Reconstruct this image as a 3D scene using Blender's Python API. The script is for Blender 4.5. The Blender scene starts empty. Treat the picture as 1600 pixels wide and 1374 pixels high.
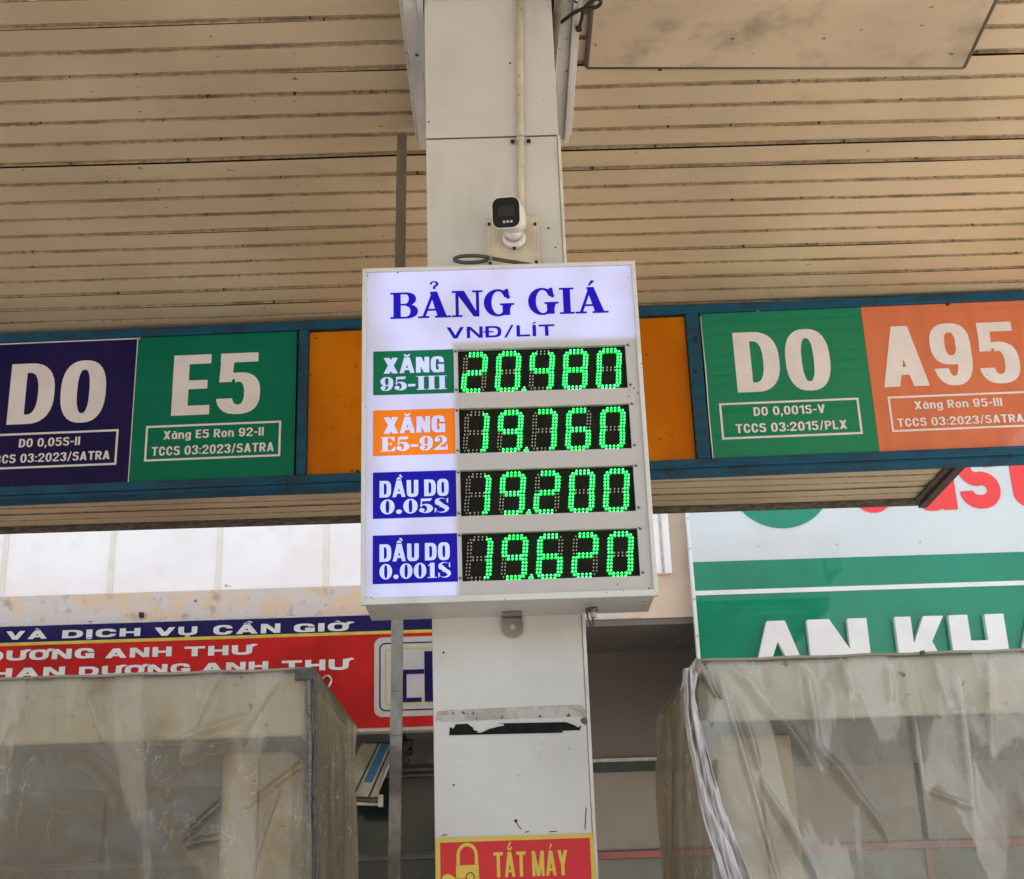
import bpy, bmesh, math, random
import numpy as np
from mathutils import Vector, Matrix, noise
from mathutils.geometry import tessellate_polygon

random.seed(7)
S = bpy.context.scene
COL = S.collection

# ------------------------------------------------------------------ camera
F_PX = 2134.0
ROT = Matrix(((0.9994738, 0.03046992, -0.01112281),
              (0.0, -0.34290915, -0.93936857),
              (-0.0324366, 0.93887427, -0.34272871)))
CAM = Vector((0, 0, 1.6))
cam_d = bpy.data.cameras.new('camera')
cam_d.sensor_width = 36
cam_d.lens = 36 * F_PX / 1600
cam_d.clip_start = 0.05
cam_d.clip_end = 2000
cam = bpy.data.objects.new('camera', cam_d)
COL.objects.link(cam)
cam.matrix_world = Matrix.Translation(CAM) @ ROT.to_4x4()
S.camera = cam

# ------------------------------------------------------------------ world, sun, exposure
SUN_EL, SUN_AZ = math.radians(58), math.radians(28)      # azimuth clockwise from +Y
w = bpy.data.worlds.new('World')
S.world = w
w.use_nodes = True
nt = w.node_tree
sky = nt.nodes.new('ShaderNodeTexSky')
sky.sky_type = 'NISHITA'
sky.sun_disc = False
sky.sun_elevation = SUN_EL
sky.sun_rotation = SUN_AZ
sky.air_density = 1.6
sky.dust_density = 4.0
bg = nt.nodes['Background']
bg.inputs[1].default_value = 0.15
haze_tint = nt.nodes.new('ShaderNodeMix')
haze_tint.data_type = 'RGBA'
haze_tint.blend_type = 'MULTIPLY'
haze_tint.inputs[0].default_value = 1
haze_tint.inputs[7].default_value = (1.0, .925, .86, 1)
nt.links.new(sky.outputs[0], haze_tint.inputs[6])
nt.links.new(haze_tint.outputs[2], bg.inputs[0])
sun_d = bpy.data.lights.new('sun', 'SUN')
sun_d.energy = 4.0
sun_d.angle = math.radians(0.5)
sun_d.color = (1, 0.94, 0.85)
sun = bpy.data.objects.new('sun', sun_d)
COL.objects.link(sun)
sdir = Vector((math.sin(SUN_AZ) * math.cos(SUN_EL), math.cos(SUN_AZ) * math.cos(SUN_EL), math.sin(SUN_EL)))
sun.rotation_euler = sdir.to_track_quat('Z', 'Y').to_euler()
sun.location = (0, 0, 30)
vs_ = S.view_settings
S.display_settings.display_device = 'sRGB'
vs_.view_transform = 'Standard'
vs_.look = 'None'
vs_.gamma = 1
vs_.use_curve_mapping = False
vs_.exposure = 1.74
S.render.engine = 'CYCLES'
S.cycles.max_bounces = 10
S.cycles.diffuse_bounces = 6
S.cycles.transparent_max_bounces = 16
S.cycles.use_denoising = True
S.cycles.sample_clamp_indirect = 8


# ------------------------------------------------------------------ measuring: a sight line meets a real plane
def ray(px, py):
    return ROT @ Vector((px - 800, 687 - py, -F_PX))


def at(px, py, Y, yaw=0.0):
    d = ray(px, py)
    n = Vector((-math.sin(yaw), math.cos(yaw), 0))
    t = n.dot(Vector((0, Y, 0))) / n.dot(d)
    p = d * t
    s = p.x * math.cos(yaw) + (p.y - Y) * math.sin(yaw)
    return s, p.z + 1.6


# ------------------------------------------------------------------ materials
BRIGHT = {'white_wall_panel', 'concrete_ground', 'cctv_white', 'led_lit', 'led_core', 'led_unlit', 'galvanised_steel', 'dispenser_header'}


def mat(name, col, rough=0.5, col2=None, nscale=4, lo=0.4, hi=0.65, stretch=(1, 1, 1), bump=0.0, bscale=60,
        metal=0.0, spots=None, sscale=40, slo=0.70, shi=0.74, coat=0.0, spec=0.5, emis=None, estr=0.0,
        coords='pos', stain=None, stscale=2.0, stlo=0.5, sthi=0.75, ststretch=(1, 1, 1)):
    if name not in BRIGHT:
        col, col2, stain = [tuple(q * .80 for q in c) if c else c for c in (col, col2, stain)]
    m = bpy.data.materials.new(name)
    m.use_nodes = True
    t = m.node_tree
    N, L = t.nodes, t.links
    b = N['Principled BSDF']
    b.inputs['Base Color'].default_value = (*col, 1)
    b.inputs['Roughness'].default_value = rough
    b.inputs['Metallic'].default_value = metal
    b.inputs['Coat Weight'].default_value = coat
    b.inputs['Coat Roughness'].default_value = 0.04
    b.inputs['Specular IOR Level'].default_value = spec
    if coords == 'pos':
        src = N.new('ShaderNodeNewGeometry').outputs['Position']
    else:
        src = N.new('ShaderNodeTexCoord').outputs['Object']

    def nz(scale, st, detail=4):
        mp = N.new('ShaderNodeMapping')
        mp.inputs['Scale'].default_value = st
        L.new(src, mp.inputs[0])
        n = N.new('ShaderNodeTexNoise')
        n.inputs['Scale'].default_value = scale
        n.inputs['Detail'].default_value = detail
        L.new(mp.outputs[0], n.inputs[0])
        return n.outputs[0]

    def ramp(v, a, c):
        r = N.new('ShaderNodeMapRange')
        r.interpolation_type = 'SMOOTHSTEP'
        r.inputs[1].default_value = a
        r.inputs[2].default_value = c
        L.new(v, r.inputs[0])
        return r.outputs[0]

    def mix(fac, a, c2):
        x = N.new('ShaderNodeMix')
        x.data_type = 'RGBA'
        L.new(fac, x.inputs[0])
        if isinstance(a, tuple):
            x.inputs[6].default_value = (*a, 1)
        else:
            L.new(a, x.inputs[6])
        x.inputs[7].default_value = (*c2, 1)
        return x.outputs[2]
    cur = col
    if col2:
        cur = mix(ramp(nz(nscale, stretch), lo, hi), cur, col2)
    if stain:
        cur = mix(ramp(nz(stscale, ststretch, 6), stlo, sthi), cur, stain)
    if spots:
        cur = mix(ramp(nz(sscale, (1, 1, 1), 2), slo, shi), cur, spots)
    if not isinstance(cur, tuple):
        L.new(cur, b.inputs['Base Color'])
    if bump:
        bp = N.new('ShaderNodeBump')
        bp.inputs['Strength'].default_value = bump
        bp.inputs['Distance'].default_value = 0.01
        L.new(nz(bscale, stretch), bp.inputs['Height'])
        L.new(bp.outputs[0], b.inputs['Normal'])
    if emis:
        b.inputs['Emission Color'].default_value = (*emis, 1)
        b.inputs['Emission Strength'].default_value = estr
    return m


M = {}
M['ground'] = mat('concrete_ground', (.36, .33, .29), .9, (.26, .24, .21), 1.2, bump=.3, bscale=30)
M['island'] = mat('island_concrete', (.4, .38, .34), .8, (.3, .28, .25), 3, bump=.2)
M['column'] = mat('column_cladding', (.68, .675, .65), .36, (.60, .59, .56), 3.2, .38, .75, spots=(.16, .15, .13),
                  sscale=70, slo=.735, shi=.76, stain=(.44, .415, .36), stscale=4, stlo=.58, sthi=.88, ststretch=(1.5, 1, .35), bump=.25, bscale=2.2)
M['column_trim'] = mat('column_trim', (.78, .75, .68), .35, (.62, .6, .53), 9)
M['seam'] = mat('dark_seam', (.12, .10, .08), .9)
M['white_old'] = mat('old_white_metal', (.70, .68, .66), .35, (.52, .50, .47), 7, .4, .7, (1, .3, 1), spots=(.06, .05, .045),
                     sscale=26, slo=.70, shi=.73, bump=.35, bscale=35)
M['white_pvc'] = mat('cream_pvc', (.70, .64, .50), .4, (.58, .52, .40), 12, spots=(.25, .2, .14), sscale=55, slo=.72)
M['wood'] = mat('weathered_wood', (.24, .19, .14), .8, (.15, .115, .08), 20, stretch=(6, .6, 6), bump=.5)
M['board_frame'] = mat('board_frame_paint', (.72, .715, .69), .35, (.62, .61, .58), 9, .45, .8, spots=(.12, .1, .08), sscale=60, slo=.745, shi=.76)
M['blue_frame'] = mat('blue_frame_paint', (.012, .10, .19), .45, (.02, .065, .12), 6, .4, .7, (1, 1, 3), spots=(.03, .025, .02), sscale=34,
                      slo=.67, shi=.70, bump=.2, stain=(.05, .05, .05), stscale=9, stlo=.6, sthi=.8, spec=.2)
M['navy'] = mat('navy_vinyl', (.012, .009, .085), .32, (.018, .012, .10), 3, spec=.2)
M['green'] = mat('green_vinyl', (0.0, .21, .125), .34, (.0, .185, .11), 3, spec=.2)
M['green2'] = mat('green_vinyl_glossy', (0.0, .28, .15), .25, (.0, .25, .133), 2.5, spec=.2, coat=.7, bump=.02, bscale=2)
M['salmon'] = mat('salmon_vinyl', (.80, .22, .10), .16, (.74, .20, .095), 3, coat=.6, bump=.12, bscale=3, stretch=(3, 1, .7))
M['amber'] = mat('amber_acrylic', (.60, .165, .0), .35, (.72, .225, .0), 1.7, .4, .6, spots=(.2, .07, .01), sscale=30, slo=.7, spec=.2)
M['print_white'] = mat('white_vinyl_print', (.95, .93, .97), .35, (.88, .86, .90), 6, spots=(.2, .16, .13), sscale=45, slo=.74, shi=.77, spec=.2)
M['print_grey'] = mat('pale_vinyl_print', (.80, .82, .80), .4, (.72, .74, .72), 6, spec=.2)
M['red_vinyl'] = mat('red_vinyl', (.58, .020, .018), .45, spec=.15, col2=(.43, .015, .014), nscale=1.6)
M['yellow_line'] = mat('yellow_vinyl', (.72, .55, .08), .4, (.62, .47, .07), 8, spec=.2)
M['khaki_line'] = mat('khaki_line', (.55, .52, .16), .45, spec=.2)
M['logo_white'] = mat('logo_white', (.58, .56, .55), .4, (.52, .5, .49), 3, spec=.2)
M['pale_edge'] = mat('pale_metal_edge', (.66, .62, .56), .5, (.5, .46, .4), 14)
M['sign_white'] = mat('glossy_white_board', (.74, .78, .78), .14, (.70, .74, .745), 1.5, coat=.8, bump=.02, bscale=2)
M['coral'] = mat('coral_red_print', (1.0, .085, .09), .4, spec=.2)
M['letter_white'] = mat('raised_letter_white', (.96, .96, .96), .35, (.9, .9, .9), 4)
M['wall_white'] = mat('white_wall_panel', (.93, .88, .85), .6, (.88, .82, .79), 1.3, spots=(.45, .37, .33), sscale=7, slo=.735, shi=.76,
                      stain=(.86, .78, .74), stscale=3)
M['batten'] = mat('panel_batten', (1.0, .92, .80), .6, (.95, .85, .70), 9)
M['plaster'] = mat('peeling_plaster', (.76, .67, .61), .85, (.84, .62, .43), 4.2, .47, .60, stain=(.50, .42, .36), stscale=8, stlo=.55, sthi=.72,
                   spots=(.22, .17, .14), sscale=11, slo=.71, shi=.74, bump=.7, bscale=16)
M['wall_peach'] = mat('peach_wall', (.86, .68, .52), .8, (.80, .62, .46), 2.6, stain=(.5, .30, .16), stscale=3.5, stlo=.62, sthi=.8, ststretch=(2, 1, .8))
M['grey_wall'] = mat('grey_recess_wall', (.80, .73, .66), .8, (.68, .62, .56), 1.0, bump=.1, bscale=10, spots=(.16, .14, .13), sscale=12, slo=.75)
M['dark_wall'] = mat('dark_recess', (.16, .145, .13), .8, (.08, .07, .065), 2)
M['frame_dark'] = mat('dark_window_frame', (.035, .05, .055), .4, (.05, .06, .06), 8)
M['frame_brown'] = mat('brown_window_frame', (.085, .078, .068), .5, (.11, .1, .09), 8)
M['frame_pink'] = mat('pink_window_bar', (.46, .155, .13), .5, (.40, .13, .11), 8)
M['glass_dark'] = mat('dark_green_glass', (.012, .022, .020), .12, (.018, .028, .026), 1.5, spec=.5)
M['glass_brown'] = mat('brown_window_pane', (.36, .315, .275), .3, (.30, .26, .23), 1.2)
M['glass_grey'] = mat('grey_green_pane', (.24, .245, .22), .2, (.17, .19, .17), 1.6)
M['awning'] = mat('awning_canvas', (.70, .66, .54), .8, (.55, .50, .38), 5, bump=.2)
M['awning_blue'] = mat('awning_blue_stripe', (.07, .27, .58), .8, (.09, .32, .6), 9)
M['awning_line'] = mat('awning_line', (.05, .09, .16), .8)
M['black'] = mat('black_rubber', (.012, .012, .012), .55)
M['black_hole'] = mat('black_screw', (.03, .026, .022), .6, metal=.3)
M['tape'] = mat('black_tape', (.006, .007, .007), .6, (.012, .013, .013), 30, bump=.3, spec=.12)
M['residue'] = mat('tape_residue', (.42, .385, .34), .6, (.56, .53, .48), 13, .42, .6, spots=(.07, .055, .05), sscale=62, slo=.64, shi=.68, bump=.9, bscale=60)
M['steel'] = mat('galvanised_steel', (.26, .25, .235), .30, (.13, .125, .115), 5, .40, .6, (1, 1, 1), metal=.9, bump=.15, bscale=30)
M['steel_old'] = mat('weathered_steel', (.21, .185, .135), .6, (.16, .145, .11), 12, .35, .7, (2, 2, .5), metal=.15)
M['screw'] = mat('screw_zinc', (.55, .55, .52), .35, metal=.8)
M['cable'] = mat('grey_cable', (.075, .075, .072), .45)
M['cctv_white'] = mat('cctv_white', (.76, .73, .74), .3, (.70, .67, .67), 20)
M['cctv_black'] = mat('cctv_black_glass', (.004, .009, .011), .3, spec=.18)
M['cctv_lens'] = mat('cctv_lens_window', (.022, .022, .024), .4, spec=.2)
M['lamp_dot'] = mat('cctv_lamp', (.55, .52, .40), .2)
M['led_back'] = mat('display_backing', (.011, .011, .008), .7, (.017, .015, .012), 18, spots=(.035, .032, .026), sscale=60, slo=.72, spec=.1)
M['led_off'] = mat('led_unlit', (.60, .56, .46), .5)
M['led_on'] = mat('led_lit', (.01, .4, .08), .3, emis=(.0, .85, .07), estr=.60)
M['led_core'] = mat('led_core', (.3, .8, .5), .3, emis=(.12, 1.0, .30), estr=.95)
M['canvas'] = mat('grimy_cover_canvas', (.37, .345, .275), .5, (.29, .265, .21), 4, .35, .7, (1, 1, .6), stain=(.13, .105, .075), stscale=5, stlo=.53,
                  sthi=.78, ststretch=(1.2, 1, .8), bump=.4, bscale=10)
M['post'] = mat('dispenser_post', (.74, .60, .40), .5, (.66, .53, .34), 6, spots=(.2, .15, .1), sscale=30, slo=.72)
M['header'] = mat('dispenser_header', (.74, .715, .62), .5, (.64, .61, .51), 3, .4, .7, (2.5, 1, .5), stain=(.30, .235, .155), stscale=3.5, stlo=.55, sthi=.75, spots=(.2, .15, .1), sscale=25, slo=.68, shi=.74)
M['header_dark'] = mat('dispenser_soffit', (.15, .145, .12), .6, (.12, .115, .1), 4)
M['zip'] = mat('zip_tape', (.055, .05, .052), .6, (.09, .085, .08), 60)
M['zip_teeth'] = mat('zip_teeth', (.20, .19, .165), .6, (.09, .085, .075), 160)
M['zip_light'] = mat('crumpled_zip_band', (.66, .63, .65), .22, (.42, .395, .37), 16, .40, .60, (1.4, 1, .18), bump=.3, bscale=30, stain=(.26, .22, .17), stscale=9, stlo=.55, sthi=.7, ststretch=(1, 1, .3), coat=.5)
M['red_plate'] = mat('red_plate', (.70, .035, .045), .4, (.64, .035, .042), 6, spec=.2)
M['yellow_plate'] = mat('yellow_plate', (.78, .56, .09), .4, (.72, .52, .09), 6, spots=(.3, .2, .08), sscale=60, slo=.74, spec=.2)
M['maroon'] = mat('maroon_edge_paint', (.115, .045, .04), .55, (.08, .035, .032), 12, bump=.3)
M['rim'] = mat('weathered_canopy_rim', (.15, .13, .10), .8, (.07, .06, .05), 14, .4, .6, (1, 1, 4), bump=.5)
M['backing'] = mat('soffit_backing', (.06, .045, .03), .9)
M['steel_roof'] = mat('roof_sheet', (.4, .4, .4), .5)


def ceiling_mat():
    m = mat('cream_soffit_plank', (.62, .505, .355), .5)
    t = m.node_tree
    N, L = t.nodes, t.links
    b = N['Principled BSDF']
    oc = N.new('ShaderNodeTexCoord').outputs['Object']
    pos = N.new('ShaderNodeNewGeometry').outputs['Position']
    sep = N.new('ShaderNodeSeparateXYZ')
    L.new(oc, sep.inputs[0])

    def noise_(scale, st, det=4, src=pos):
        mp = N.new('ShaderNodeMapping')
        mp.inputs['Scale'].default_value = st
        L.new(src, mp.inputs[0])
        n = N.new('ShaderNodeTexNoise')
        n.inputs['Scale'].default_value = scale
        n.inputs['Detail'].default_value = det
        L.new(mp.outputs[0], n.inputs[0])
        return n.outputs[0]

    def mr(v, a, c, d0=0.0, d1=1.0):
        r = N.new('ShaderNodeMapRange')
        r.interpolation_type = 'SMOOTHSTEP'
        r.inputs[1].default_value = a
        r.inputs[2].default_value = c
        r.inputs[3].default_value = d0
        r.inputs[4].default_value = d1
        L.new(v, r.inputs[0])
        return r.outputs[0]

    def mul(a, c):
        r = N.new('ShaderNodeMath')
        r.operation = 'MULTIPLY'
        L.new(a, r.inputs[0])
        L.new(c, r.inputs[1])
        return r.outputs[0]

    def mx(fac, a, c):
        x = N.new('ShaderNodeMix')
        x.data_type = 'RGBA'
        L.new(fac, x.inputs[0])
        if isinstance(a, tuple):
            x.inputs[6].default_value = (*a, 1)
        else:
            L.new(a, x.inputs[6])
        x.inputs[7].default_value = (*c, 1)
        return x.outputs[2]
    c = mx(mr(noise_(1.1, (1, 1, 1), 5), .35, .7), (.55, .44, .30), (.44, .345, .225))
    # soot settles where plank meets joint
    near = mr(sep.outputs[1], .118, .135)
    c = mx(mr(noise_(.7, (1, 1.4, 1), 4), .45, .72, 0, .45), c, (.34, .265, .165))
    c = mx(mul(near, mr(noise_(6, (.8, 2, 1), 6), .46, .70, 0, .75)), c, (.20, .14, .08))
    edge = mr(sep.outputs[1], .127, .131)
    c = mx(mul(edge, mr(noise_(22, (1.6, 5, 1), 7), .42, .68, .25, .72)), c, (.15, .105, .062))
    c = mx(mr(noise_(2.3, (.8, 1.6, 1), 6), .60, .80, 0, .55), c, (.25, .185, .115))
    c = mx(mul(near, mr(noise_(12, (.8, 3, 1), 5, pos), .66, .74, 0, .6)), c, (.62, .55, .42))
    c = mx(mr(noise_(26, (1, 1, 1), 2), .735, .76, 0, .85), c, (.10, .07, .045))
    L.new(c, b.inputs['Base Color'])
    return m


M['ceiling'] = ceiling_mat()
M['patch'] = mat('stained_patch_board', (.62, .49, .34), .6, (.52, .41, .29), 1.8, .35, .7, stain=(.33, .28, .205), stscale=5.5, stlo=.46, sthi=.74,
                 spots=(.14, .10, .06), sscale=24, slo=.72, shi=.75)


def clear_cover(name, tint, base, pale, lo, hi, pscale, edge, crease_glint, gloss=1.0):
    """dusty clear vinyl: part see-through, part dusty film; paler where it has been pressed, fold highlights painted in as white crease lines, brown in other creases"""
    m = bpy.data.materials.new(name)
    m.use_nodes = True
    t = m.node_tree
    N, L = t.nodes, t.links
    b = N['Principled BSDF']
    b.inputs['Roughness'].default_value = .28
    b.inputs['Coat Weight'].default_value = gloss
    if not gloss:
        b.inputs['Roughness'].default_value = .65
        b.inputs['Specular IOR Level'].default_value = .12
    b.inputs['Coat Roughness'].default_value = .05
    pos = N.new('ShaderNodeNewGeometry').outputs['Position']

    def nz(scale, st, det=4, dist=0.0, off=0.0):
        mp = N.new('ShaderNodeMapping')
        mp.inputs['Scale'].default_value = st
        mp.inputs['Location'].default_value = (off, off, off)
        L.new(pos, mp.inputs[0])
        n = N.new('ShaderNodeTexNoise')
        n.inputs['Scale'].default_value = scale
        n.inputs['Detail'].default_value = det
        n.inputs['Distortion'].default_value = dist
        L.new(mp.outputs[0], n.inputs[0])
        return n.outputs[0]

    def mr(v, a, c, d0=0.0, d1=1.0):
        r = N.new('ShaderNodeMapRange')
        r.interpolation_type = 'SMOOTHSTEP'
        for i_, q_ in enumerate((a, c, d0, d1)):
            r.inputs[i_ + 1].default_value = q_
        L.new(v, r.inputs[0])
        return r.outputs[0]

    def mt(op, a, c=None, clamp=False):
        r = N.new('ShaderNodeMath')
        r.operation = op
        r.use_clamp = clamp
        for i_, q_ in enumerate((a, c)):
            if q_ is None:
                continue
            if isinstance(q_, (int, float)):
                r.inputs[i_].default_value = q_
            else:
                L.new(q_, r.inputs[i_])
        return r.outputs[0]

    def mx(f, a, c):
        x = N.new('ShaderNodeMix')
        x.data_type = 'RGBA'
        L.new(f, x.inputs[0])
        for i_, q_ in ((6, a), (7, c)):
            if isinstance(q_, tuple):
                x.inputs[i_].default_value = (*q_, 1)
            else:
                L.new(q_, x.inputs[i_])
        return x.outputs[2]

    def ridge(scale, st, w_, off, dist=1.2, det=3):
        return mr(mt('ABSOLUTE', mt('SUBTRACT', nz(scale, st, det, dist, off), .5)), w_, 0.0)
    patch = mr(nz(pscale, (1.7, 1, .42), 4, .8), .525 - edge, .525 + edge)
    soft = mr(nz(1.6, (1, 1, 1), 3), .35, .65)
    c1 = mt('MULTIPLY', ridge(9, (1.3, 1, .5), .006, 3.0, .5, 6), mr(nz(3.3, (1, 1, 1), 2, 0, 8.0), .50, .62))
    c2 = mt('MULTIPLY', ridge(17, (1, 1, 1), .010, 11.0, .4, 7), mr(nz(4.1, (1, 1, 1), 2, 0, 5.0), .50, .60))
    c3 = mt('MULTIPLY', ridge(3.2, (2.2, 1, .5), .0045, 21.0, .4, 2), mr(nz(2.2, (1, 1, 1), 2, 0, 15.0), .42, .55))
    white = mt('MULTIPLY', mt('MAXIMUM', c1, c2), crease_glint)  # fold highlights painted into the film's colour and opacity
    dirt = mt('MULTIPLY', mr(nz(5, (1.4, 1, .8), 6, .6, 31.0), .50, .72), .6)
    col = mx(patch, base, pale)
    col = mx(dirt, col, (.16, .125, .08))
    col = mx(mt('MULTIPLY', c3, .5), col, (.07, .055, .04))
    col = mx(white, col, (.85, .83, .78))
    L.new(col, b.inputs['Base Color'])
    fac = mt('ADD', mt('MULTIPLY', patch, hi - lo), lo)
    fac = mt('ADD', fac, mt('MULTIPLY', soft, .08))
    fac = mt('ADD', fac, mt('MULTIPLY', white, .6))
    fac = mt('ADD', fac, mt('MULTIPLY', c3, .35))
    fac = mt('ADD', fac, mt('MULTIPLY', dirt, .25), True)
    bp = N.new('ShaderNodeBump')
    bp.inputs['Strength'].default_value = .5
    bp.inputs['Distance'].default_value = .02
    L.new(mt('ABSOLUTE', mt('SUBTRACT', nz(8, (1, 1, .7), 4, 1.2, 3.0), .5)), bp.inputs['Height'])
    L.new(bp.outputs[0], b.inputs['Normal'])
    tr = N.new('ShaderNodeBsdfTransparent')
    tr.inputs[0].default_value = (*tint, 1)
    mixs = N.new('ShaderNodeMixShader')
    L.new(fac, mixs.inputs[0])
    L.new(tr.outputs[0], mixs.inputs[1])
    L.new(b.outputs[0], mixs.inputs[2])
    L.new(mixs.outputs[0], N['Material Output'].inputs[0])
    return m


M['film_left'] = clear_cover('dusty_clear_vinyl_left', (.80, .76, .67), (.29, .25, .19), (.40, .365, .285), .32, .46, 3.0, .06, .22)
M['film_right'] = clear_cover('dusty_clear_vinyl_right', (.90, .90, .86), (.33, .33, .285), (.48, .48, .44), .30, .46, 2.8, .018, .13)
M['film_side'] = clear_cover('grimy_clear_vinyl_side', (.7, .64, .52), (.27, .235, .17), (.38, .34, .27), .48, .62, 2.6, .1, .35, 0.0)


def lit_face(name, col):
    """face film of the light box: lamps behind the top and the left column only"""
    m = bpy.data.materials.new(name)
    m.use_nodes = True
    t = m.node_tree
    N, L = t.nodes, t.links
    b = N['Principled BSDF']
    b.inputs['Base Color'].default_value = (*col, 1)
    b.inputs['Roughness'].default_value = .4
    b.inputs['Specular IOR Level'].default_value = .15
    pos = N.new('ShaderNodeNewGeometry').outputs['Position']
    sep = N.new('ShaderNodeSeparateXYZ')
    L.new(pos, sep.inputs[0])

    def mr(v, a, c, lo=0., hi=1.):
        r = N.new('ShaderNodeMapRange')
        r.interpolation_type = 'SMOOTHSTEP'
        for i, q in enumerate((a, c, lo, hi)):
            r.inputs[i + 1].default_value = q
        L.new(v, r.inputs[0])
        return r.outputs[0]
    top = mr(sep.outputs[2], 3.288, 3.318)
    left = mr(sep.outputs[0], -.112, -.138)
    mx = N.new('ShaderNodeMath')
    mx.operation = 'MAXIMUM'
    L.new(top, mx.inputs[0])
    L.new(left, mx.inputs[1])
    # lamps lie in columns, brighter in places
    n = N.new('ShaderNodeTexNoise')
    n.inputs['Scale'].default_value = 5
    n.inputs['Detail'].default_value = 1
    L.new(pos, n.inputs[0])
    v = mr(n.outputs[0], .3, .7, .75, 1.25)
    edge = mr(sep.outputs[0], -.40, -.30, .55, 1)
    mu = N.new('ShaderNodeMath')
    mu.operation = 'MULTIPLY'
    L.new(mx.outputs[0], mu.inputs[0])
    L.new(v, mu.inputs[1])
    mu3 = N.new('ShaderNodeMath')
    mu3.operation = 'MULTIPLY'
    L.new(mu.outputs[0], mu3.inputs[0])
    L.new(edge, mu3.inputs[1])
    mu2 = N.new('ShaderNodeMath')
    mu2.operation = 'MULTIPLY'
    mu2.inputs[1].default_value = LIT
    L.new(mu3.outputs[0], mu2.inputs[0])
    b.inputs['Emission Color'].default_value = (col[0] * .55, col[1] * .68, min(1, col[2] * 1.6), 1)
    L.new(mu2.outputs[0], b.inputs['Emission Strength'])
    return m


LIT = .24
M['face'] = lit_face('lightbox_face', (.46, .44, .435))
M['face_text'] = lit_face('lightbox_blue_text', (.008, .001, .20))
M['lab_green'] = lit_face('lightbox_green_label', (.001, .095, .028))
M['lab_orange'] = lit_face('lightbox_orange_label', (.62, .14, .002))
M['lab_blue'] = lit_face('lightbox_blue_label', (.004, .001, .155))
M['lab_white'] = lit_face('lightbox_label_text', (.46, .475, .53))


# ------------------------------------------------------------------ mesh building
class MB:
    def __init__(s):
        s.v, s.f, s.m, s.mats, s.sm = [], [], [], [], []

    def mi(s, m):
        if m not in s.mats:
            s.mats.append(m)
        return s.mats.index(m)

    def add(s, vs, fs, m, smooth=False):
        o = len(s.v)
        s.v += [tuple(v) for v in vs]
        k = s.mi(m)
        for f in fs:
            s.f.append([o + i for i in f])
            s.m.append(k)
            s.sm.append(smooth)
        return s

    def box(s, x0, x1, y0, y1, z0, z1, m):
        vs = [(x, y, z) for z in (z0, z1) for y in (y0, y1) for x in (x0, x1)]
        return s.add(vs, [(0, 2, 3, 1), (4, 5, 7, 6), (0, 1, 5, 4), (2, 6, 7, 3), (0, 4, 6, 2), (1, 3, 7, 5)], m)

    def tube(s, pts, r, m, n=10, cap=True, flat=1.0):
        pts = [Vector(p) for p in pts]
        rs = r if isinstance(r, (list, tuple)) else [r] * len(pts)
        vs = []
        up = Vector((0, 0, 1))
        for i, p in enumerate(pts):
            t = (pts[min(i + 1, len(pts) - 1)] - pts[max(i - 1, 0)]).normalized()
            a = t.cross(up)
            if a.length < .05:
                a = t.cross(Vector((0, 1, 0)))
            a.normalize()
            b = a.cross(t)
            for k in range(n):
                q = 2 * math.pi * k / n
                vs.append(p + (a * math.cos(q) + b * math.sin(q) * flat) * rs[i])
        fs = []
        for i in range(len(pts) - 1):
            for k in range(n):
                fs.append((i * n + k, i * n + (k + 1) % n, (i + 1) * n + (k + 1) % n, (i + 1) * n + k))
        s.add(vs, fs, m, True)
        if cap:
            o = len(s.v) - len(vs)
            for e in (0, len(pts) - 1):
                s.f.append([o + e * n + k for k in range(n)])
                s.m.append(s.mi(m))
                s.sm.append(False)
        return s

    def disc(s, c, r, th, m, n=16, ax='Y'):
        """short cylinder with its axis on Y (front towards -Y)"""
        c = Vector(c)
        d = {'Y': Vector((0, -1, 0)), 'Z': Vector((0, 0, -1))}[ax]
        return s.tube([c, c + d * th], r, m, n)

    def prism(s, poly, y0, y1, m):
        """outline in XZ given extruded from y0 (front) to y1"""
        n = len(poly)
        vs = [(x, y0, z) for x, z in poly] + [(x, y1, z) for x, z in poly]
        tri = tessellate_polygon([[Vector((x, z, 0)) for x, z in poly]])
        fs = [tuple(t) for t in tri] + [tuple(i + n for i in t) for t in tri]
        fs += [(i, (i + 1) % n, n + (i + 1) % n, n + i) for i in range(n)]
        return s.add(vs, fs, m)

    def build(s, name, parent=None, loc=None, label=None, smooth=False, bevel=0, fix=True):
        me = bpy.data.meshes.new(name)
        base = Vector(parent['base']) if parent is not None else Vector(loc or (0, 0, 0))
        me.from_pydata([(v[0] - base.x, v[1] - base.y, v[2] - base.z) for v in s.v], [], s.f)
        for m in s.mats:
            me.materials.append(M[m])
        me.polygons.foreach_set('material_index', s.m)
        me.polygons.foreach_set('use_smooth', [bool(x or smooth) for x in s.sm])
        if fix:
            bm = bmesh.new()
            bm.from_mesh(me)
            bmesh.ops.recalc_face_normals(bm, faces=bm.faces)
            bm.to_mesh(me)
            bm.free()
        me.update()
        o = bpy.data.objects.new(name, me)
        COL.objects.link(o)
        if parent is not None:
            o.parent = parent
            o['base'] = list(base)
        else:
            o.location = base
            o['base'] = list(base)
        if label:
            o['label'] = label
        if bevel:
            b = o.modifiers.new('bevel', 'BEVEL')
            b.width = bevel
            b.segments = 2
            b.limit_method = 'ANGLE'
        return o


def thing(name, label, cat, loc, group=None):
    o = bpy.data.objects.new(name, None)
    o.empty_display_size = .1
    COL.objects.link(o)
    o.location = loc
    o['base'] = list(loc)
    o['label'] = label
    o['category'] = cat
    if group:
        o['group'] = group
    return o


def tag(o, label, cat, group=None):
    o['label'] = label
    o['category'] = cat
    if group:
        o['group'] = group
    return o


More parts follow.
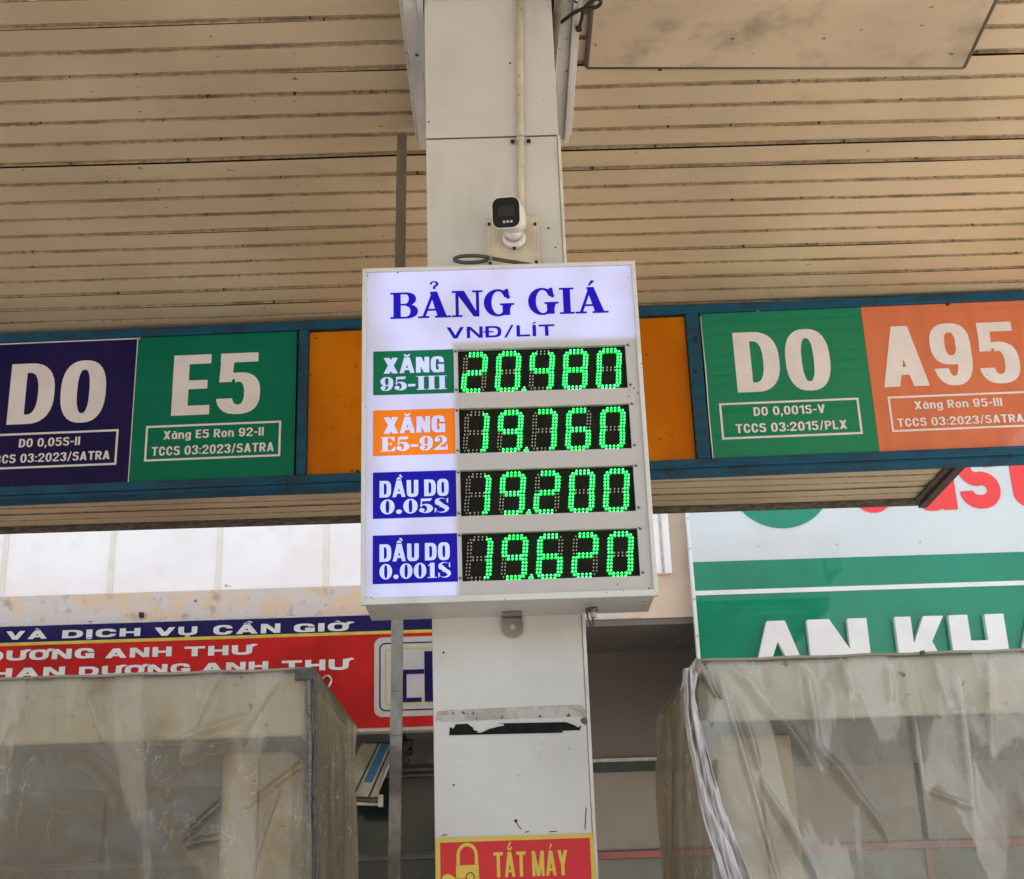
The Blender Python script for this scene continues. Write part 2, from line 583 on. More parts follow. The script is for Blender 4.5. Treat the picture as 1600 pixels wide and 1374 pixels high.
def again(o, name=None, dloc=(0, 0, 0), parent=None):
    c = o.copy()
    COL.objects.link(c)
    if parent is not None:
        c.parent = parent
    c.location = Vector(o.location) + Vector(dloc)
    return c


# ------------------------------------------------------------------ lettering: outlines from signed fields
def fB(x0, y0, x1, y1):
    return lambda X, Y: np.maximum(np.abs(X - (x0 + x1) / 2) - (x1 - x0) / 2, np.abs(Y - (y0 + y1) / 2) - (y1 - y0) / 2)


def fE(cx, cy, rx, ry, n=2.0):
    return lambda X, Y: ((np.abs((X - cx) / rx) ** n + np.abs((Y - cy) / ry) ** n) ** (1 / n) - 1) * min(rx, ry)


def fP(*pts):
    a = sum(pts[i][0] * pts[(i + 1) % len(pts)][1] - pts[(i + 1) % len(pts)][0] * pts[i][1] for i in range(len(pts)))
    if a < 0:
        pts = pts[::-1]

    def g(X, Y):
        r = None
        for i in range(len(pts)):
            (x0, y0), (x1, y1) = pts[i], pts[(i + 1) % len(pts)]
            dx, dy = x1 - x0, y1 - y0
            l = math.hypot(dx, dy)
            d = ((X - x0) * dy - (Y - y0) * dx) / l
            r = d if r is None else np.maximum(r, d)
        return r
    return g


def fU(*g):
    def h(X, Y):
        r = g[0](X, Y)
        for q in g[1:]:
            r = np.minimum(r, q(X, Y))
        return r
    return h


def fI(*g):
    def h(X, Y):
        r = g[0](X, Y)
        for q in g[1:]:
            r = np.maximum(r, q(X, Y))
        return r
    return h


def fD(a, *g):
    def h(X, Y):
        r = a(X, Y)
        for q in g:
            r = np.maximum(r, -q(X, Y))
        return r
    return h


def fT(g, sx=1, sy=1, dx=0, dy=0):
    return lambda X, Y: g((X - dx) / sx, (Y - dy) / sy) * min(abs(sx), abs(sy))


BIG = 9


def sans(ch, st):
    W, v, h, n = st['W'], st['v'], st['h'], st['n']

    def ring(cx, cy, rx, ry, vv=None, hh=None):
        vv = vv or v
        hh = hh or h
        return fD(fE(cx, cy, rx, ry, n), fE(cx, cy, rx - vv, ry - hh, n))
    O = ring(W / 2, .5, W / 2, .515)
    k = v * 1.08
    if ch in '0O':
        return O, W
    if ch == 'D' or ch == 'Đ':
        c = W * .42
        out = fU(fB(0, 0, c, 1), fI(fE(c, .5, W - c, .5, n), fB(c - .02, -1, BIG, 2)))
        inn = fU(fB(v, h, c, 1 - h), fI(fE(c, .5, W - c - v, .5 - h, n), fB(c - .02, -1, BIG, 2)))
        g = fD(out, inn)
        if ch == 'Đ':
            g = fU(g, fB(-.12, .44, W * .5, .44 + h * .7))
        return g, W
    if ch == 'E':
        w = W * .86
        return fU(fB(0, 0, v, 1), fB(0, 0, w, h), fB(0, 1 - h, w, 1), fB(0, .5 - h * .46, w * .92, .5 + h * .46)), w
    if ch == 'L':
        return fU(fB(0, 0, v, 1), fB(0, 0, W * .84, h)), W * .84
    if ch == 'T':
        return fU(fB(W / 2 - v / 2, 0, W / 2 + v / 2, 1), fB(0, 1 - h, W, 1)), W
    if ch == 'I':
        return fB(0, 0, v, 1), v
    if ch == 'H':
        return fU(fB(0, 0, v, 1), fB(W - v, 0, W, 1), fB(0, .5 - h * .5, W, .5 + h * .5)), W
    if ch == 'N':
        return fU(fB(0, 0, v * .94, 1), fB(W - v * .94, 0, W, 1), fP((0, 1), (k, 1), (W, 0), (W - k, 0))), W
    if ch == 'M':
        w = W * 1.3
        return fU(fB(0, 0, v * .92, 1), fB(w - v * .92, 0, w, 1), fP((0, 1), (v, 1), (w / 2 + v * .42, 0), (w / 2 - v * .42, 0)),
                  fP((w, 1), (w - v, 1), (w / 2 - v * .42, 0), (w / 2 + v * .42, 0))), w
    if ch == 'A':
        w = W * st.get('aw', 1.12)
        k = v * st.get('ak', 1.08)
        a = v * .56
        return fU(fP((0, 0), (k, 0), (w / 2 + a, 1), (w / 2 - a, 1)), fP((w, 0), (w - k, 0), (w / 2 - a, 1), (w / 2 + a, 1)),
                  fB(w * .24, .19, w * .76, .19 + h * .85)), w
    if ch == 'V':
        w = W * 1.1
        a = v * .55
        return fU(fP((0, 1), (k, 1), (w / 2 + a, 0), (w / 2 - a, 0)), fP((w, 1), (w - k, 1), (w / 2 - a, 0), (w / 2 + a, 0))), w
    if ch == 'X':
        w = W * 1.08
        k2 = k * 1.08
        return fU(fP((0, 1), (k2, 1), (w, 0), (w - k2, 0)), fP((0, 0), (k2, 0), (w, 1), (w - k2, 1))), w
    if ch == 'Y':
        w = W * 1.08
        return fU(fB(w / 2 - v / 2, 0, w / 2 + v / 2, .5), fP((0, 1), (k, 1), (w / 2 + v / 2, .40), (w / 2 - v / 2, .40)),
                  fP((w, 1), (w - k, 1), (w / 2 - v / 2, .40), (w / 2 + v / 2, .40))), w
    if ch == 'K':
        w = W * 1.05
        return fU(fB(0, 0, v, 1), fP((w, 1), (w - k * 1.15, 1), (v * .7, .42), (v * .9, .22), (v * 1.2, .22)),
                  fP((w * 1.02, 0), (w * 1.02 - k * 1.15, 0), (v * 1.1, .56), (v * 1.1 + k * .8, .72))), w
    if ch == 'U':
        r = min(W / 2, .5)
        cy = .38
        bot = fI(fD(fE(W / 2, cy, W / 2, cy + .015, n), fE(W / 2, cy, W / 2 - v, cy - h, n)), fB(-1, -1, BIG, cy + .01))
        return fU(fB(0, cy, v, 1), fB(W - v, cy, W, 1), bot), W
    if ch == 'C':
        return fD(O, fP((W * .56, .37), (W * .56, .63), (BIG, .66), (BIG, .34))), W
    if ch == 'G':
        return fU(fD(O, fP((W * .56, .5), (W * .56, .63), (BIG, .68), (BIG, .5))), fB(W * .54, .5 - h, W, .51),
                  fB(W - v * .9, 0.0, W, .45)), W
    if ch == 'P':
        c = W * .42
        cy = .69
        out = fU(fB(0, .38, c, 1), fI(fE(c, cy, W - c, .31, n), fB(c - .02, -1, BIG, 2)))
        inn = fU(fB(v, .38 + h, c, 1 - h), fI(fE(c, cy, W - c - v, .31 - h, n), fB(c - .02, -1, BIG, 2)))
        return fU(fB(0, 0, v, 1), fD(out, inn)), W
    if ch == 'R':
        g, _ = sans('P', st)
        return fU(g, fP((W * .36, .42), (W * .36 + k, .42), (W * 1.03, 0), (W * 1.03 - k, 0))), W
    if ch == 'S':
        r1, r2 = .5 * (1 + h) * .47, .5 * (1 + h) * .53
        up = fD(ring(W / 2, 1 - r1 + .01, W / 2 * .96, r1), fB(W / 2, -1, BIG, 1 - r1 + .01 - .06))
        up = fD(up, fB(W * .5, 1 - r1 - .05, BIG, 1 - r1 + .05))
        lo = fD(ring(W / 2, r2 - .01, W / 2, r2), fB(-1, r2 - .06, W / 2, 3))
        return fU(up, lo), W
    if ch == '5':
        r2 = .345
        bowl = fD(ring(W / 2, r2 - .015, W / 2, r2), fB(-1, r2 * .72, W * .42, r2 + .22))
        return fU(fB(W * .08, 1 - h, W * .94, 1), fP((W * .10, 1), (W * .10 + v * .85, 1), (W * .06 + v * .8, .52), (W * .06, .52)), bowl), W
    if ch == '9':
        up = ring(W / 2, .67, W / 2, .345)
        tl = fI(O, fU(fB(W * .5, -1, BIG, .7), fB(-1, -1, W * .6, .27)))
        return fU(up, tl), W
    if ch == '6':
        g, _ = sans('9', st)
        return (lambda X, Y: g(W - X, 1 - Y)), W
    if ch == '3':
        a = fD(ring(W / 2, .755 - .0, W / 2 * .96, .26), fB(-1, .42, W * .45, .74))
        b = fD(ring(W / 2, .27, W / 2, .285), fB(-1, .27, W * .45, .6))
        return fU(a, b), W
    if ch == '2':
        a = fD(ring(W / 2, .70, W / 2, .315), fB(-1, -1, W * .5, .66), fB(-1, -1, BIG, .60))
        return fU(a, fP((W - v * .95, .64), (W - .005, .62), (v * .95, h * .9), (0, .0), (0, h * .9)), fB(0, 0, W, h)), W
    if ch == '1':
        w = W * .7
        return fU(fB(w - v, 0, w, 1), fP((0, .68), (0, .84), (w - v * .5, 1), (w - v * .5, .80))), w
    if ch == '/':
        return fP((0, -.05), (v * .7, -.05), (W * .62, 1.05), (W * .62 - v * .7, 1.05)), W * .62
    if ch == '-':
        return fB(0, .36, W * .55, .36 + h), W * .55
    if ch == '.':
        return fB(0, 0, v, v), v
    if ch == ',':
        return fU(fB(0, 0, v * .9, v * .9), fP((v * .2, 0), (v * .9, .05), (v * .5, -.2), (0, -.2))), v
    if ch == ':':
        return fU(fB(0, .05, v * .9, .05 + v * .8), fB(0, .52, v * .9, .52 + v * .8)), v
    x = .74
    wl = W * .88
    if ch in 'onaegst':
        ho = h * .85
        Ol = fD(fE(wl / 2, x / 2, wl / 2, x / 2 + .01, n), fE(wl / 2, x / 2, wl / 2 - v * .95, x / 2 - ho, n))
        if ch == 'o':
            return Ol, wl
        if ch == 'a':
            return fU(Ol, fB(wl - v * .9, 0, wl, x)), wl
        if ch == 'g':
            return fU(Ol, fB(wl - v * .9, -.12, wl, x), fI(fD(fE(wl / 2, -.06, wl / 2, .2, n), fE(wl / 2, -.06, wl / 2 - v * .9, .2 - ho, n)), fB(-1, -1, BIG, -.05))), wl
        if ch == 'e':
            return fU(fD(Ol, fB(wl * .5, x * .28, BIG, x * .42)), fB(v * .5, x * .42, wl - v * .3, x * .42 + ho * .8)), wl
        if ch == 'n':
            return fU(fB(0, 0, v * .95, x), fB(wl - v * .95, 0, wl, x * .62), fI(Ol, fB(-1, x * .6, BIG, 2))), wl
        if ch == 't':
            wt = wl * .72
            return fU(fB(wt * .28, .14, wt * .28 + v, x + .24), fB(0, x - ho, wt, x), fI(fE(wt * .28 + v * 1.0, .2, v * 1.0, .21, 2.2), fB(-1, -1, BIG, .2)),
                      fB(wt * .28 + v, 0, wt, ho)), wt
        if ch == 's':
            r1, r2 = x * .5 * .50 + ho * .25, x * .5 * .52 + ho * .25
            up = fD(fD(fE(wl / 2, x - r1, wl / 2 * .96, r1, n), fE(wl / 2, x - r1, wl / 2 * .96 - v, r1 - ho, n)), fP((wl / 2, x - r1 - .5), (wl / 2, x - r1 + .0), (BIG, x - r1 + .3), (BIG, x - r1 - .5)))
            lo = fD(fD(fE(wl / 2, r2, wl / 2, r2, n), fE(wl / 2, r2, wl / 2 - v, r2 - ho, n)), fP((wl / 2, r2 + .5), (wl / 2, r2), (-BIG, r2 - .3), (-BIG, r2 + .5)))
            return fU(up, lo), wl
    return None, W * .55


def slab(ch, st):
    """bold book face of the heading"""
    v, t, W = .235, .075, .92

    def srf(x0, x1, y0=0):
        return fB(x0, y0, x1, y0 + t)
    if ch == 'B':
        W = .86
        s0 = .10
        c = .50
        o1 = fU(fB(s0, .48, c, 1), fI(fE(c, .745, W - c - .03, .255, 2.2), fB(c - .02, -1, BIG, 2)))
        i1 = fU(fB(s0 + v, .52 + t * .6, c, 1 - t), fI(fE(c, .75, W - c - v - .03, .17, 2.2), fB(c - .02, -1, BIG, 2)))
        o2 = fU(fB(s0, 0, c, .55), fI(fE(c, .275, W - c + .03, .275, 2.2), fB(c - .02, -1, BIG, 2)))
        i2 = fU(fB(s0 + v, t, c, .50), fI(fE(c, .275, W - c - v + .02, .195, 2.2), fB(c - .02, -1, BIG, 2)))
        return fU(fD(fU(o1, o2), i1, i2), srf(0, .4), srf(0, .4, 1 - t)), W
    if ch == 'I':
        return fU(fB(.12, 0, .12 + v, 1), srf(0, .24 + v), srf(0, .24 + v, 1 - t)), .24 + v
    if ch == 'N':
        W = 1.0
        return fU(fB(.12, 0, .12 + .10, 1), fB(W - .22, 0, W - .12, 1), fP((.10, 1), (.40, 1), (W - .12, 0), (W - .30, 0)),
                  srf(0, .34), srf(0, .34, 1 - t), srf(W - .34, W, 1 - t)), W
    if ch == 'A':
        W = 1.06
        return fU(fP((.12, 0), (.22, 0), (.56, 1), (.46, 1)), fP((W - .12, 0), (W - .42, 0), (.38, 1), (.62, 1)), fB(.26, .27, .74, .27 + t),
                  srf(0, .36), srf(W - .52, W)), W
    if ch == 'G':
        W = .98
        O = fD(fE(.45, .5, .45, .52, 2.0), fE(.47, .5, .22, .44, 2.0))
        O = fD(O, fB(.5, .40, BIG, .70))
        return fU(O, fP((.72, 1.02), (.80, 1.02), (.84, .64), (.76, .64), (.60, .90)), fB(.60, .02, .84, .44), srf(.52, W, .40)), W
    return None, .5


def fat(ch, st):
    """high-contrast bold numerals and capitals of the price labels"""
    t = .05
    if ch == '0':
        return fD(fE(.36, .5, .36, .51, 2.1), fE(.36, .5, .095, .435, 2.6)), .72
    if ch == '.':
        return fE(.15, .145, .15, .15), .30
    if ch == '-':
        return fB(0, .27, .40, .44), .40
    if ch == 'I':
        return fU(fB(.11, 0, .41, 1), fB(0, 0, .52, t), fB(0, 1 - t, .52, 1)), .52
    if ch == '1':
        return fU(fB(.14, 0, .40, 1), fB(0, 0, .52, t), fP((0, .80), (.2, .80), (.34, 1), (.22, .98))), .52
    if ch == 'E':
        return fU(fB(.11, 0, .40, 1), fB(0, 0, .78, t), fB(0, 1 - t, .76, 1), fB(.3, .48, .60, .48 + t), fP((.60, .34), (.60, .68), (.54, .51)),
                  fP((.76, 1), (.71, 1), (.52, .96), (.76, .66)), fP((.80, 0), (.55, .02), (.80, .36))), .80
    if ch == 'S':
        W = .74
        up = fD(fE(.34, .745, .34, .265, 2), fE(.42, .80, .22, .17, 2), fB(.46, -1, BIG, .74))
        lo = fD(fE(.40, .27, .34, .28, 2), fE(.32, .21, .23, .165, 2), fB(-1, .28, .26, 3))
        dg = fP((.05, .70), (.22, .86), (.72, .34), (.60, .14))
        return fU(fD(up, fB(.0, -1, .04, 1)), lo, dg, fP((.66, 1), (.70, 1), (.70, .64), (.62, .72)), fP((.02, 0), (.06, 0), (.12, .26), (.02, .34))), W
    if ch == '5':
        return fU(fP((.10, 1), (.16, 1), (.14, .42), (.08, .42)), fP((.10, 1), (.66, 1.0), (.58, .82), (.12, .82)),
                  fD(fE(.34, .31, .36, .32, 2), fE(.24, .30, .17, .25, 2), fB(-1, .16, .24, .48)), fE(.14, .20, .14, .14)), .70
    if ch == '9':
        return fU(fD(fE(.36, .67, .36, .34, 2), fE(.36, .67, .10, .27, 2.4)),
                  fI(fD(fE(.36, .5, .36, .51, 2), fE(.28, .5, .20, .46, 2)), fB(.36, -1, BIG, .7)),
                  fD(fE(.28, .2, .26, .21, 2), fE(.28, .26, .18, .21, 2)), fE(.16, .22, .14, .13)), .72
    if ch == '2':
        return fU(fD(fE(.36, .70, .34, .31, 2), fE(.30, .70, .15, .25, 2), fB(-1, -1, .34, .62)), fE(.17, .72, .15, .14),
                  fP((.42, .50), (.68, .62), (.22, .16), (.0, .0), (.04, .1)), fP((0, 0), (0, .1), (.2, .24), (.70, .16), (.70, 0)), fP((.72, .36), (.66, .36), (.6, .1), (.72, 0))), .74
    return None, .4


MARKS = {'À': 'A`', 'Ầ': 'A^`', 'Ă': 'A(', 'Ắ': "A('", 'Ả': 'A?', 'Á': "A'", 'Í': "I'", 'Ị': 'I.', 'Ụ': 'U.', 'Ư': 'U+', 'Ơ': 'O+', 'Ờ': 'O+`', 'ă': 'a('}


def glyph(ch, st):
    key = MARKS.get(ch, ch)
    fn = {'sans': sans, 'slab': slab, 'fat': fat}[st['kind']]
    g, w = fn(key[0], st)
    if len(key) > 1:
        c = w / 2
        y = 1.05 if key[0] != 'a' else .80
        s = st.get('ms', 1.0)
        u = st.get('mw', .12)      # half width of a mark
        q = st.get('mt', .075)      # its stroke
        parts = [g]
        stack = y
        for m in key[1:]:
            if m == '(':
                parts.append(fI(fD(fE(c, stack + .16, u * 1.25, .16), fE(c, stack + .19, u * 1.25 - q, .16 - q * .7)), fB(-1, -1, BIG, stack + .15)))
                stack += .14
            if m == '^':
                parts.append(fU(fP((c - u * 1.2, stack), (c - u * 1.2 + q * 1.5, stack), (c + q * .6, stack + .15), (c - q * .6, stack + .15)),
                                fP((c + u * 1.2, stack), (c + u * 1.2 - q * 1.5, stack), (c - q * .6, stack + .15), (c + q * .6, stack + .15))))
                c += u * .9
                stack += .10
            if m == '`':
                parts.append(fP((c - u * 1.0, stack + .17), (c - u * .1, stack + .20), (c + u * .7, stack + .03), (c + u * .25, stack + .01)))
            if m == "'":
                parts.append(fP((c - u * .75, stack + .0), (c - u * .25, stack + .0), (c + u * 1.0, stack + .19), (c + u * .1, stack + .21)))
            if m == '?':
                parts.append(fD(fE(c, stack + .24, u * 1.1, .115), fE(c - .01, stack + .245, u * 1.1 - q, .06), fB(-1, -1, c, stack + .22)))
                parts.append(fB(c - q * .5, stack + .04, c + q * .5, stack + .17))
            if m == '.':
                parts.append(fB(c - q * 1.5, -.20, c + q * 1.5, -.07))
            if m == '+':
                parts.append(fE(w + u * .35, .98, u * 1.0, .10))
                parts.append(fP((w - u * 1.0, .84), (w - .01, .72), (w + u * .9, .95), (w - u * .1, .98)))
        g = fU(*parts)
    return g, w


_cache = {}


def outlines(ch, st):
    key = (ch, st['id'])
    if key in _cache:
        return _cache[key]
    g, w = glyph(ch, st)
    if g is None:
        _cache[key] = ([], w)
        return _cache[key]
    res = st.get('res', 90)
    xs = np.arange(-.30, w + .62, 1 / res) + .00037
    ys = np.arange(-.40, 1.62, 1 / res) + .00041
    X, Y = np.meshgrid(xs, ys)
    Fv = g(X, Y)
    ins = Fv < 0
    segs = {}
    ny, nx = Fv.shape
    cells = ins[:-1, :-1].astype(int) + ins[:-1, 1:] * 2 + ins[1:, 1:] * 4 + ins[1:, :-1] * 8
    jj, ii = np.nonzero((cells > 0) & (cells < 15))
    tab = {1: [(3, 0)], 2: [(0, 1)], 3: [(3, 1)], 4: [(1, 2)], 5: [(3, 0), (1, 2)], 6: [(0, 2)], 7: [(3, 2)], 8: [(2, 3)], 9: [(2, 0)],
           10: [(0, 1), (2, 3)], 11: [(2, 1)], 12: [(1, 3)], 13: [(1, 0)], 14: [(0, 3)]}
    P = {}

    def ep(j, i, e):
        if e == 0:
            a, b = (j, i), (j, i + 1)
        elif e == 1:
            a, b = (j, i + 1), (j + 1, i + 1)
        elif e == 2:
            a, b = (j + 1, i), (j + 1, i + 1)
        else:
            a, b = (j, i), (j + 1, i)
        k = (a, b)
        if k not in P:
            fa, fb = Fv[a], Fv[b]
            t = fa / (fa - fb)
            P[k] = (xs[a[1]] + (xs[b[1]] - xs[a[1]]) * t, ys[a[0]] + (ys[b[0]] - ys[a[0]]) * t)
        return k
    for j, i in zip(jj.tolist(), ii.tolist()):
        for e0, e1 in tab[int(cells[j, i])]:
            a, b = ep(j, i, e0), ep(j, i, e1)
            segs[a] = b
    loops = []
    while segs:
        s0, nx_ = segs.popitem()
        lp = [s0]
        cur = nx_
        while cur in segs:
            lp.append(cur)
            cur = segs.pop(cur)
        pts = [P[k] for k in lp]
        if len(pts) < 6:
            continue
        # simplify
        eps = st.get('eps', .004)

        def dp(a):
            keep = [True] * len(a)
            stack = [(0, len(a) - 1)]
            keep = [False] * len(a)
            keep[0] = keep[-1] = True
            while stack:
                p, q = stack.pop()
                if q - p < 2:
                    continue
                ax, ay = a[p]
                bx, by = a[q]
                l = math.hypot(bx - ax, by - ay) or 1e-9
                best, bi = 0, 0
                for r in range(p + 1, q):
                    d = abs((a[r][0] - ax) * (by - ay) - (a[r][1] - ay) * (bx - ax)) / l
                    if d > best:
                        best, bi = d, r
                if best > eps:
                    keep[bi] = True
                    stack += [(p, bi), (bi, q)]
            return [a[r] for r in range(len(a)) if keep[r]]
        h = len(pts) // 2
        simp = dp(pts[:h + 1])[:-1] + dp(pts[h:] + [pts[0]])[:-1]
        if len(simp) >= 3:
            loops.append(simp)
    _cache[key] = (loops, w)
    return _cache[key]


def style(id_, kind='sans', W=.6, v=.2, h=.17, n=2.6, gap=.09, space=.28, **k):
    d = dict(id=id_, kind=kind, W=W, v=v, h=h, n=n, gap=gap, space=space)
    d.update(k)
    return d


GOTH = style('goth', W=.62, v=.225, h=.155, n=2.5, gap=.085, res=110, eps=.003)
GOTHS = style('goths', W=.60, v=.19, h=.16, n=2.4, gap=.10, space=.34, res=60, eps=.008)
LAB = style('lab', ak=.84, W=.60, v=.225, h=.17, n=3.2, gap=.07, space=.24, mt=.08)
WIDE = style('wide', W=1.25, v=.37, h=.225, n=2.7, gap=.20, space=.75, mw=.24, mt=.11, res=70, eps=.006)
WIDE2 = style('wide2', W=1.0, v=.22, h=.17, n=3.0, gap=.17, space=.5, mw=.16)
BOLD = style('bold', ak=.66, aw=1.28, W=.78, v=.27, h=.20, n=2.4, gap=.18, space=.42)
COND = style('cond', ak=.9, W=.44, v=.155, h=.13, n=3.0, gap=.07, space=.22, mw=.10, mt=.06)
ROUND = style('round', W=.92, v=.26, h=.20, n=2.1, gap=.07)
SLAB = style('slab', 'slab', gap=.03, space=.42, mw=.13, mt=.08, res=110, eps=.003)
FAT = style('fat', 'fat', gap=.07)


def text_runs(s, st):
    x = 0
    out = []
    for ch in s:
        if ch == ' ':
            x += st['space']
            continue
        loops, w = outlines(ch, st)
        out.append((ch, x, loops))
        x += w + st['gap']
    return out, x - st['gap']


def text(mb, s, st, x0, x1, z0, z1, y, m, depth=0.0):
    """letters on a wall plane facing -Y, baseline z0, cap height z1-z0, fitted between x0 and x1"""
    runs, tot = text_runs(s, st)
    sx, sz = (x1 - x0) / tot, z1 - z0
    for ch, gx, loops in runs:
        if not loops:
            continue
        letter(mb, loops, x0 + gx * sx, sx, z0, sz, y, m, depth)


def inside(p, poly):
    r = False
    for i in range(len(poly)):
        (x0, y0), (x1, y1) = poly[i], poly[i - 1]
        if (y0 > p[1]) != (y1 > p[1]) and p[0] < (x1 - x0) * (p[1] - y0) / (y1 - y0) + x0:
            r = not r
    return r


def letter(mb, loops, ox, sx, z0, sz, y, m, depth=0.0, side=None):
    pl = [[Vector((ox + a * sx, z0 + b * sz, 0)) for a, b in lp] for lp in loops]
    # each island is filled with only its own holes
    tri, start, k0 = [], [], 0
    for l in pl:
        start.append(k0)
        k0 += len(l)
    par = [sum(inside(loops[i][0], loops[j]) for j in range(len(loops)) if j != i) % 2 for i in range(len(loops))]
    for i in range(len(loops)):
        if par[i] == 0:
            ids = [i] + [j for j in range(len(loops)) if par[j] == 1 and inside(loops[j][0], loops[i])]
            idx = [start[j] + q for j in ids for q in range(len(pl[j]))]
            tri += [tuple(idx[q] for q in t) for t in tessellate_polygon([pl[j] for j in ids])]
    flat = [p for l in pl for p in l]
    vs = [(p.x, y, p.y) for p in flat]
    o = len(vs)
    mb.add(vs, [tuple(t) for t in tri], m)
    if depth:
        vs2 = vs + [(p.x, y + depth, p.y) for p in flat]
        fs = []
        k = 0
        for l in pl:
            n = len(l)
            for i in range(n):
                a, b = k + i, k + (i + 1) % n
                fs.append((a, b, o + b, o + a))
            k += n
        mb.add(vs2, fs, side or m)


def rect_line(mb, x0, x1, z0, z1, t, y, m, y2=None):
    y2 = y2 or y + .001
    mb.box(x0, x1, y, y2, z1 - t, z1, m)
    mb.box(x0, x1, y, y2, z0, z0 + t, m)
    mb.box(x0, x0 + t, y, y2, z0 + t, z1 - t, m)
    mb.box(x1 - t, x1, y, y2, z0 + t, z1 - t, m)


def rrect(x0, x1, z0, z1, r, n=6):
    pts = []
    for cx, cz, a0 in ((x1 - r, z1 - r, 0), (x0 + r, z1 - r, 90), (x0 + r, z0 + r, 180), (x1 - r, z0 + r, 270)):
        for i in range(n + 1):
            a = math.radians(a0 + 90 * i / n)
            pts.append((cx + r * math.cos(a), cz + r * math.sin(a)))
    return pts


def rring(mb, x0, x1, z0, z1, r, t, y, m):
    a, b = rrect(x0, x1, z0, z1, r), rrect(x0 + t, x1 - t, z0 + t, z1 - t, max(r - t, .005))
    n = len(a)
    mb.add([(x, y, z) for x, z in a] + [(x, y, z) for x, z in b], [(i, (i + 1) % n, n + (i + 1) % n, n + i) for i in range(n)], m)


# ================================================================== STRUCTURE
g = MB()
g.box(-300, 300, -300, 300, -.5, 0, 'ground')
o = g.build('ground')
o['kind'] = 'structure'
g = MB()
g.box(-3.2, 3.2, 3.3, 5.6, .004, .15, 'island')
o = g.build('pavement', loc=(0, 4.4, 0), bevel=.02)
o['kind'] = 'structure'

# ---- canopy ceiling: every plank its own piece
CZ = 4.80
PITCH = .1560
XL, XR = -9.0, 3.38
ceil = thing('ceiling', '', '', (0, 0, CZ))
del ceil['label'], ceil['category']
ceil['kind'] = 'structure'


def plank_mesh(var):
    rs = random.Random(var)
    prof = [(0.0, 0.0), (.1255, 0.0), (.1275, .014), (.1335, .015), (.1355, .005), (.1435, .005), (.1455, .016), (.1535, .017), (.1555, .0)]
    N_ = 26
    v, f = [], []
    ph = rs.random() * 9
    for i in range(N_ + 1):
        x = XL + (XR - XL) * i / N_
        wv = .0022 * math.sin(x * 1.3 + ph) + .0015 * math.sin(x * 3.1 + ph * 2)
        wy = .0022 * math.sin(x * .9 + ph * 3)
        for k, (y, z) in enumerate(prof):
            v.append((x, y + wy * (1 if 0 < k < 8 else 1), z + wv))
    n = len(prof)
    for i in range(N_):
        for k in range(n - 1):
            a = i * n + k
            f.append((a, a + 1, a + n + 1, a + n))
    me = bpy.data.meshes.new('plank')
    me.from_pydata(v, [], f)
    me.materials.append(M['ceiling'])
    me.update()
    return me


pm = [plank_mesh(i) for i in range(5)]
nplank = 0
y = 4.97 + .018 - PITCH * 25
gaps = {4.66: .006, 6.37: .008}
while y < 10.40:
    o = bpy.data.objects.new('plank', pm[nplank % 5])
    COL.objects.link(o)
    o.parent = ceil
    dz = random.uniform(-.002, .002) + (.006 if random.random() < .16 else 0)
    o.location = (0, y, dz)
    nplank += 1
    extra = 0
    if nplank in (22, 34, 43):
        extra = .007
    y += PITCH + extra * .5
g = MB()
g.box(XL, XR, 1.05, 10.46, CZ + .03, CZ + .06, 'backing')
g.build('backing_sheet', ceil)
g = MB()
g.box(XL, XR + .06, 1.05, 10.56, CZ + .061, CZ + .75, 'steel_roof')
g.build('roof', ceil)
g = MB()
g.box(XL, XR, 10.44, 10.53, CZ - .035, CZ + .0605, 'rim')
g.build('edge_trim', ceil, bevel=.006)
g = MB()
g.box(XR + .002, XR + .072, 1.05, 10.54, CZ - .05, CZ + .35, 'maroon')
g.box(XR - .05, XR, 1.05, 10.43, CZ - .022, CZ - .004, 'rim')
g.box(XR + .062, XR + .24, 1.0, 10.6, CZ + .351, CZ + .78, 'steel_roof')  # unseen cornice added to widen the canopy's reflection in the green sign
g.build('side_trim', ceil, label='maroon painted edge trim of the canopy with an added unseen cornice', bevel=.004)
# small screws and dark debris blobs along joints
g = MB()
rs = random.Random(3)
for i in range(230):
    xx = rs.uniform(-3.4, 3.2)
    k = rs.randint(0, 16)
    yy = 4.97 - .156 * 5 + k * .156
    g.disc((xx, yy + rs.uniform(-.006, .006), CZ + .006), rs.choice((.002, .0025, .003, .003, .004, .006)), .010, 'black_hole', 7, 'Z')
sc_ = g.build('screw', ceil)
sc_['kind'] = 'stuff'

# hatch board screwed under the soffit
hp = [(.40, 4.535), (1.905, 4.585), (1.865, 3.2), (.40, 3.2)]
hp = [(.395, 4.505), (1.895, 4.575), (1.86, 3.3), (.40, 3.3)]
t_ = thing('ceiling_board', 'large stained patch board fixed flat to the cream ceiling right of the column', 'ceiling board', (1.1, 4, CZ - .03))
g = MB()
z0, z1 = CZ - .022, CZ - .010
n = len(hp)
vs = [(x, y_, z0) for x, y_ in hp] + [(x, y_, z1) for x, y_ in hp]
g.add(vs, [tuple(range(n)), tuple(range(n, 2 * n))] + [(i, (i + 1) % n, n + (i + 1) % n, n + i) for i in range(n)], 'patch')
g.build('board', t_)
g = MB()
for (a, b) in ((0, 1), (1, 2), (0, 3)):
    g.tube([(hp[a][0], hp[a][1] + (.004 if a < 2 and b < 2 else 0), CZ - .014), (hp[b][0], hp[b][1] + (.004 if a < 2 and b < 2 else 0), CZ - .014)], .0115, 'seam', 6)
g.build('dark_edge', t_)  # dark tubes drawn along the board's edge gaps
